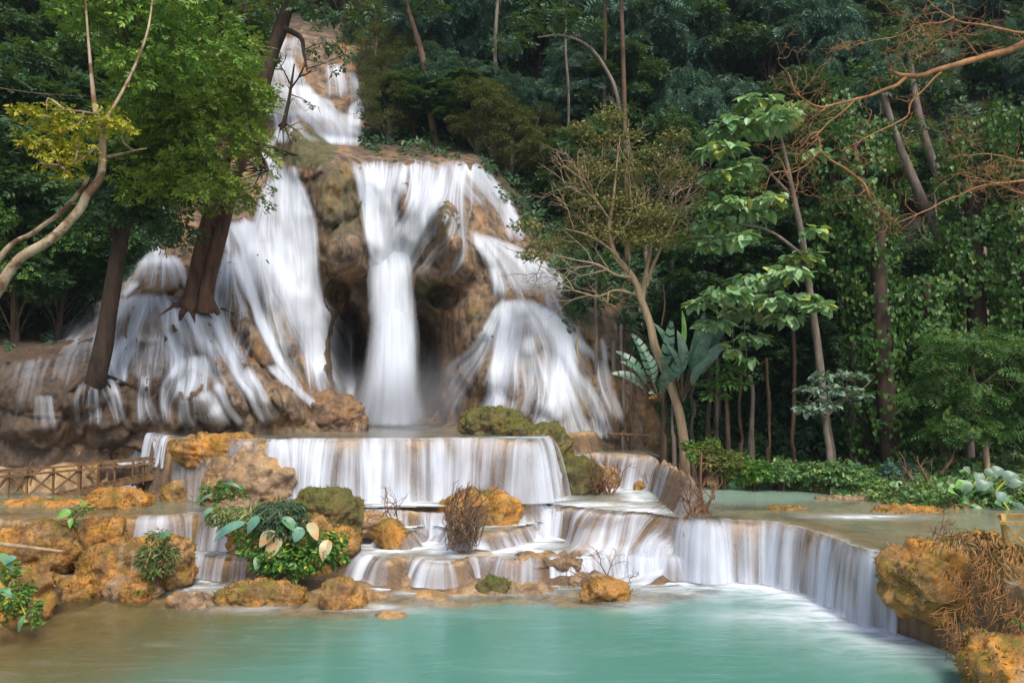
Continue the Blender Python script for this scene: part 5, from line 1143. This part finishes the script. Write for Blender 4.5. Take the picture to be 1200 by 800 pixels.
# ---------- dead shrubs, roots ----------
def shrub(label, px, py, Y, n, L, r, seed, mat, spread=.5, depth=2, name='dead_shrub', up=1.0, extra=None):
    rs = RS(seed); b = at(px, py, Y); mb = MB()
    for i in range(n):
        ramify(mb, b + rs.normal(scale=.08, size=3) * np.array([2, 1, .3]), np.array([rs.normal(scale=spread), rs.normal(scale=spread * .6), up]) if extra is None else np.array(extra) + rs.normal(scale=spread, size=3), L * (.6 + .5 * rs.rand()), r, depth, rs, .5, -.02, wob=.45)
    return tag(build(mb, name, mat, loc=V3(b)), label, 'shrub')
D_br = bark_mat('dead twigs', (.08, .05, .03), (.2, .12, .07), 8); D_red = bark_mat('reddish dead twigs', (.10, .05, .03), (.26, .13, .07), 8)
shrub('forked leafless shrub on the orange rock in the lower pool', 720, 700, 18.2, 9, .72, .024, 91, D_red, .6, 3, extra=(.25, 0, .8))
shrub('dead twiggy shrub on the tan rock at the back pool edge', 710, 578, 23.4, 14, .65, .022, 92, D_red, .35, 2)
shrub('tall dead shrub standing on the terrace by the right curtain', 818, 602, 19.0, 12, .75, .022, 93, D_red, .4, 2)
shrub('low dead sprig on the terrace near the right rock', 1092, 636, 15.0, 7, .32, .014, 94, D_red, .5, 2)
shrub('thin dead sprig on the small orange rock in the current', 458, 604, 19.3, 8, .4, .014, 95, D_red, .4, 2)
shrub('tiny dry sprig on the small rock in the right hand pool', 758, 566, 23.5, 5, .3, .009, 96, D_red, .4, 1)
def stick(label, px, py, Y, px2, py2, Y2, r, mat=None, n=3, name='dead_branch', cat='dead branch'):
    rs = RS(int(px * 3 + py)); P, R = ppath([(px, py, Y, r), ((px + px2) / 2 + rs.randint(-3, 4), (py + py2) / 2, (Y + Y2) / 2, r * .9), (px2, py2, Y2, r * .6)], 12); mb = MB(); tube(mb, P, R, 7, .15, 1)
    for i in range(n): ramify(mb, P[5 + i * 2], nrm(P[-1] - P[0]) + rs.normal(scale=.5, size=3), .4, r * .4, 1, rs)
    return tag(build(mb, name, mat or D_br, loc=V3(P[0])), label, cat)
stick('left one of the brown dead stems leaning in the bank plants', 1085, 582, 22.4, 1058, 546, 22.6, .07); stick('right one of the brown dead stems leaning in the bank plants', 1092, 580, 22.4, 1080, 550, 22.3, .06); stick('stout short dead stem on the bank beside the taro', 1102, 556, 23, 1118, 535, 23, .05)
stick('brown weathered stem standing on the terrace behind the tall dead shrub', 824, 601, 19.1, 822, 530, 19.2, .035, D_red, 4)
stick('small wooden post on the ledge at the foot of the left falls', 283, 504, 25.4, 284, 478, 25.4, .07, B_brown, 0, 'wooden_post', 'post')
stick('fallen branch lying at the foot of the cliff right of the falls', 712, 508, 26.5, 760, 510, 26.8, .05, D_br, 4, 'fallen_branch', 'branch')
stick('liana hanging against the ochre rock right of the falls', 775, 382, 26.8, 777, 332, 26.8, .03, D_br, 0, 'hanging_root', 'root')
stick('long root hanging down the ochre cliff at the right', 684, 520, 26.6, 676, 392, 28, .05, B_tan, 0, 'hanging_root', 'root')
stick('pale log resting on orange rocks at the left edge', -30, 633, 17.0, 74, 646, 17.4, .05, B_tan, 0, 'log', 'log')
rs = RS(97)    # the root bundle, centre
mb = MB(); b0 = at(548, 602, 19.4)
for i in range(110):
    s0 = b0 + np.array([rs.uniform(-.55, .5), rs.uniform(-.5, .3), rs.uniform(-.15, .2)]); e0 = at(rs.uniform(520, 560), rs.uniform(628, 645), 18.8 + rs.rand() * .5)
    P = smoothpath(np.array([s0, (s0 + e0) / 2 + rs.normal(scale=.12, size=3) + np.array([0, -.12, .02]), e0]), 9); tube(mb, P, np.linspace(.013, .007, 9), 4, cap=False)
for i in range(9): ramify(mb, b0 + np.array([rs.uniform(-.6, .1), -.2, 0]), (rs.normal(scale=.4), 0, 1), .42, .022, 2, rs, .4)
tag(build(mb, 'root_bundle', D_br, loc=V3(b0)), 'tangled bundle of dead roots and stumps on the rock in mid stream', 'roots')
mb = MB()      # hanging roots on the right bank
for i in range(420):
    x = rs.uniform(1105, 1215); y0 = rs.uniform(632, 745)
    if perlin(x * .03, y0 * .03, 4.) < .03: continue
    y0 = float(y0); Yd = 13.6 - (y0 - 632) / 200 - max(0, x - 1140) / 90; L = rs.uniform(12, 50)
    P, R = ppath([(x, y0, Yd, .008), (x + rs.normal() * 5, y0 + L * .4, Yd - .22, .007), (x + rs.normal() * 9, y0 + L * .8, Yd - .3, .006), (x + rs.normal() * 14, y0 + L, Yd - .28, .003)], 9); tube(mb, P, R, 4, cap=False)
tag(build(mb, 'hanging_roots', bark_mat('root fibre', (.12, .06, .025), (.34, .17, .06), 8), loc=V3(at(1150, 660, 13.2))), 'mat of fine brown roots hanging over the right bank rocks', 'roots')
# ---------- leafy plants ----------
def bunch(name, label, px, py, Y, cl, mat, kind, size, dens, seed, cat='plant', leafs=(), droop=.3):
    rs = RS(seed); b = at(px, py, Y); o = thing(name, label, cat, b); cb = MB(); sb = MB()
    for (x, y, rx, rz) in cl:
        c = at(x, y, Y - rs.rand() * .4); k = Y / F; r = np.array([rx, rx, rz]) * k; clump(cb, kind, c, r, int(dens * rx * rz * k * k * 34), size, rs, droop, inner=.5)
        tube(sb, smoothpath(np.array([b, (b + c) / 2 + rs.normal(scale=.03, size=3), c]), 6), np.linspace(.02, .006, 6), 5, cap=False)
    build(cb, 'foliage', mat, o, smooth=False); build(sb, 'stem', B_brown, o)
    for (x0, y0, x1, y1, wd, m, dY) in leafs:
        q = MB(); bigleaf(q, at(x0, y0, Y - .5), at(x1, y1, Y - .5 + dY), wd, .10, side=None); build(q, 'leaf', m, o, smooth=False)
        q0 = at(x0, y0, Y - .5); s2 = MB(); tube(s2, smoothpath(np.array([b, (b + q0) / 2 + [0, 0, .1], q0]), 6), .012, 5); build(s2, 'leaf_stalk', L_fresh, o)
    return o
bunch('fern_bush', 'dark feathery bush on top of the plant mound', 326, 625, 18.6, [(328,600,26,14),(312,612,18,12),(344,612,18,12),(330,618,26,10),(318,596,14,8),(340,594,14,8)], leaf_mat('dark small leaves', (.03, .07, .03), (.10, .16, .09)), 'narrow', .15, 130, 101)
bunch('broadleaf_plant', 'green plant with big blotched leaves hanging over the mound', 340, 650, 18.4, [(335,655,34,12),(362,655,28,12),(318,648,20,10),(385,640,20,10),(345,668,28,7),(375,628,18,8),(398,630,10,8),(300,642,20,10),(350,640,26,10),(375,645,22,10),(320,662,24,8),(395,652,14,8),(290,628,14,8)], L_fresh, 'small', .14, 60, 102,
      leafs=[(288,612,250,632,.13,K_blue,0),(305,605,290,624,.13,K_blue,0),(322,622,304,640,.15,K_spot,-.1),(330,630,312,656,.17,K_spot,-.1),(355,618,345,634,.15,K_blue,-.1),(362,612,372,632,.12,K_spot,-.2),(385,632,378,656,.14,K_spot,-.2),(330,606,350,624,.12,K_tar,0),(318,640,330,652,.12,K_lt,-.1),(305,650,300,668,.10,K_tar,-.2)])
bunch('variegated_plant', 'pale yellow green leafy plant at the left of the mound', 272, 622, 18.9, [(262,600,16,8),(280,602,18,8),(296,600,16,8),(255,606,12,7),(272,612,16,7),(300,612,14,7)], leaf_mat('variegated', (.14, .2, .05), (.36, .38, .16)), 'narrow', .2, 70, 103, leafs=[(250,596,236,606,.08,K_blue,0)])
bunch('leafy_sprig', 'bushy sprig hanging over the rock above the left cascade', 250, 588, 19.6, [(252,572,14,6),(270,572,12,5),(246,584,10,6),(278,580,8,4)], L_fresh, 'small', .16, 60, 104, leafs=[(262,566,284,572,.05,K_tar,0),(250,578,232,590,.04,K_pale,0)])
bunch('fern', 'ferny plant with hanging dead leaves on the rock by the left pool', 188, 650, 17.6, [(187,628,12,7),(180,645,14,10),(195,650,12,12),(186,665,14,10),(172,658,9,10)], leaf_mat('fern', (.06, .13, .03), (.2, .26, .08), (.3, .2, .1), .3), 'narrow', .16, 110, 105, leafs=[(186,632,202,622,.08,K_tar,0)])
bunch('taro_plant', 'small round-leaved plant on the crumbly orange rock', 84, 612, 19.2, [(80,600,8,5),(98,596,10,5),(88,612,6,5)], L_fresh, 'small', .1, 90, 106, leafs=[(84,600,66,606,.13,K_lt,-.1),(92,596,104,588,.08,K_lt,-.1),(84,606,82,618,.06,K_lt,-.1)])
bunch('climbing_plant', 'green broad-leaved plant hanging at the lower left edge', 8, 690, 14.4, [(4,670,16,16),(16,698,14,14),(34,712,10,10),(30,690,8,8),(5,715,12,12),(40,728,6,6)], L_fresh, 'small', .11, 110, 107, leafs=[(5,660,20,652,.09,K_blue,0),(0,690,18,700,.08,K_tar,0),(0,648,16,668,.07,K_tar,0),(30,720,22,740,.05,K_tar,0)])
bunch('grass_tuft', 'green grass tuft on the small rock below the ferny plant', 158, 698, 17.6, [(158,691,10,4),(166,690,8,3)], L_fresh, 'narrow', .12, 130, 108)
bunch('grass_tuft', 'green tuft growing on the rock in the lower pool', 397, 712, 17.5, [(398,702,10,6),(392,708,6,4)], L_fresh, 'narrow', .09, 200, 109)
bunch('moss_tuft', 'little green tuft on the yellow rock in mid pool', 578, 692, 18.0, [(575,686,8,3)], L_olive, 'narrow', .05, 260, 110)
bunch('dry_grass', 'dry brown grass sprawling over the top of the right bank', 1150, 640, 13.7, [(1120,636,22,6),(1150,630,24,8),(1185,645,24,10),(1165,665,20,10)], leaf_mat('dry grass', (.2, .11, .04), (.36, .2, .08)), 'narrow', .16, 90, 111, droop=.8)
bunch('leafy_sprig', 'few green leaves low on the right bank edge', 1196, 735, 12.0, [(1196,728,8,6)], L_fresh, 'small', .08, 60, 112)
# ---------- boardwalk and railing ----------
W_w = bark_mat('weathered timber', (.09, .05, .025), (.21, .12, .055), 5)
o = thing('boardwalk', 'timber ramp boardwalk with crossed railing crossing the rocks at the left', 'boardwalk', at(90, 580, 24))
def wp(px, py, Y): return at(px, py, Y)
q = MB(); A0, A1 = wp(-60, 606, 23.2), wp(209, 546, 23.4); n = 34
for i in range(n):
    a = A0 + (A1 - A0) * (i + .06) / n; b = A0 + (A1 - A0) * (i + .9) / n; off = np.array([0, .55, 0]); m_ = (a + b) / 2
    box(q, m_ + [0, 0, -.02], m_ + [0, 1.1, -.02], np.linalg.norm(b - a), .05)
build(q, 'deck', W_w, o, smooth=False)
q = MB(); box(q, A0 + [0, 0, -.14], A1 + [0, 0, -.14], .09, .17); build(q, 'beam', W_w, o, smooth=False); q = MB(); box(q, A0 + [0, 1.1, -.14], A1 + [0, 1.1, -.14], .09, .17); build(q, 'beam', W_w, o, smooth=False)
posts = [-50, -20, 8, 30, 61, 92, 134, 168, 208]
tops = lambda px: wp(px, 555 + (535 - 555) * (px - 0) / 209. , 23.2) if px > 0 else wp(px, 555 - px * .05, 23.2)
for Yo in (0, 1.1):
    for i, px in enumerate(posts):
        f = (px + 60) / 269.; b = A0 + (A1 - A0) * f; t_ = b.copy(); t_[2] = tops(px)[2] + .02; q = MB(); wd = .09 if px in (92, 208) else .055
        box(q, b + [0, Yo, -.3], t_ + [0, Yo, 0], wd, wd); build(q, 'post', W_w, o, smooth=False)
    q = MB(); a = wp(-60, 558, 23.2); b = wp(209, 535, 23.2 + .2); box(q, a + [0, Yo, 0], b + [0, Yo, 0], .055, .05); build(q, 'handrail', W_w, o, smooth=False)
    if Yo == 0:
        q = MB(); box(q, a + [0, -.07, -.14], b + [0, -.07, -.12], .05, .06); build(q, 'rail', W_w, o, smooth=False)
    for i in range(len(posts) - 4):
        f0, f1 = (posts[i] + 60) / 269., (posts[i + 1] + 60) / 269.; b0_ = A0 + (A1 - A0) * f0; b1_ = A0 + (A1 - A0) * f1; t0 = tops(posts[i])[2] - .1; t1 = tops(posts[i + 1])[2] - .1
        for s_, (za, zb) in enumerate(((b0_[2] + .08, t1), (t0, b1_[2] + .08))):
            q = MB(); box(q, [b0_[0], b0_[1] + Yo + .03 * s_, za], [b1_[0], b1_[1] + Yo + .03 * s_, zb], .04, .045); build(q, 'brace', W_w, o, smooth=False)
o = thing('timber_fence', 'yellowed timber handrail corner at the far right edge of the bank', 'fence', at(1180, 640, 13.4))
W_y = bark_mat('yellow timber', (.30, .17, .05), (.52, .34, .12), 5)
for nm, a, b, w_ in (('handrail', (1168, 604, 13.6), (1290, 606, 12.6), .07), ('post', (1174, 602, 13.5), (1180, 640, 13.5), .07), ('brace', (1172, 610, 13.5), (1204, 640, 13.2), .05), ('brace', (1204, 614, 13.2), (1182, 638, 13.4), .05), ('post', (1215, 602, 13.1), (1218, 650, 13.1), .07), ('rail', (1172, 612, 13.45), (1290, 616, 12.6), .05)):
    q = MB(); box(q, at(*a), at(*b), w_, w_); build(q, nm, W_y, o, smooth=False)
# mist where the plunges strike the pool
def mist(label, px, py, Y, rx, ry, rz, dens):
    import bmesh
    bm = bmesh.new(); bmesh.ops.create_icosphere(bm, subdivisions=4, radius=1); me = bpy.data.meshes.new('mist'); bm.to_mesh(me); bm.free()
    V = np.array([v.co[:] for v in me.vertices]); V = V * np.array([rx, ry, rz]) * (1 + .25 * perlin(V[:, 0] * 1.5, V[:, 1] * 1.5, V[:, 2] * 1.5 + px))[:, None]; me.vertices.foreach_set('co', V.astype(np.float32).ravel())
    t = NT('mist'); v = t.t.nodes.new('ShaderNodeVolumePrincipled'); v.inputs['Color'].default_value = (.9, .94, 1, 1); tc = t.n('TexCoord'); vl = t.n('VectorMath', operation='LENGTH'); mpn = t.n('Mapping'); t.l(tc.outputs['Object'], mpn.inputs[0]); mpn.inputs['Scale'].default_value = (1 / rx, 1 / ry, 1 / rz); t.l(mpn.outputs[0], vl.inputs[0]); t.l(t.math('MULTIPLY', t.math('POWER', t.mapr(vl.outputs['Value'], .1, 1, 1, 0), 1.6), dens), v.inputs['Density']); v.inputs['Anisotropy'].default_value = .2; t.l(v.outputs[0], t.out.inputs['Volume'])
    o = link('mist', me, t.m); o.location = V3(at(px, py, Y)); tag(o, label, None, None, 'stuff')
mist('pale spray drifting round the foot of the central waterfall', 455, 478, 28.6, 3.2, 1.5, 2.0, .75)
mist('thin spray low in front of the rock between the falls', 520, 470, 28.6, 2.4, 1.0, 2.4, .35)
mist('thin spray where the left waterfall strikes the boulders', 385, 470, 28.0, 1.6, 1.0, 1.4, .45)
# ---------- the air of the valley ----------
import bmesh
bm = bmesh.new(); bmesh.ops.create_cube(bm, size=1); me = bpy.data.meshes.new('haze'); bm.to_mesh(me); bm.free()
t = NT('haze'); v = t.t.nodes.new('ShaderNodeVolumePrincipled'); v.inputs['Color'].default_value = (.72, .84, 1, 1); v.inputs['Density'].default_value = HAZE; v.inputs['Anisotropy'].default_value = .1; t.l(v.outputs[0], t.out.inputs['Volume'])
o = link('haze', me, t.m); o.location = (0, 60, 30); o.scale = (700, 700, 66); o.location.z = -2.9 + 33; tag(o, 'faint blue haze in the valley air', None, None, 'stuff')
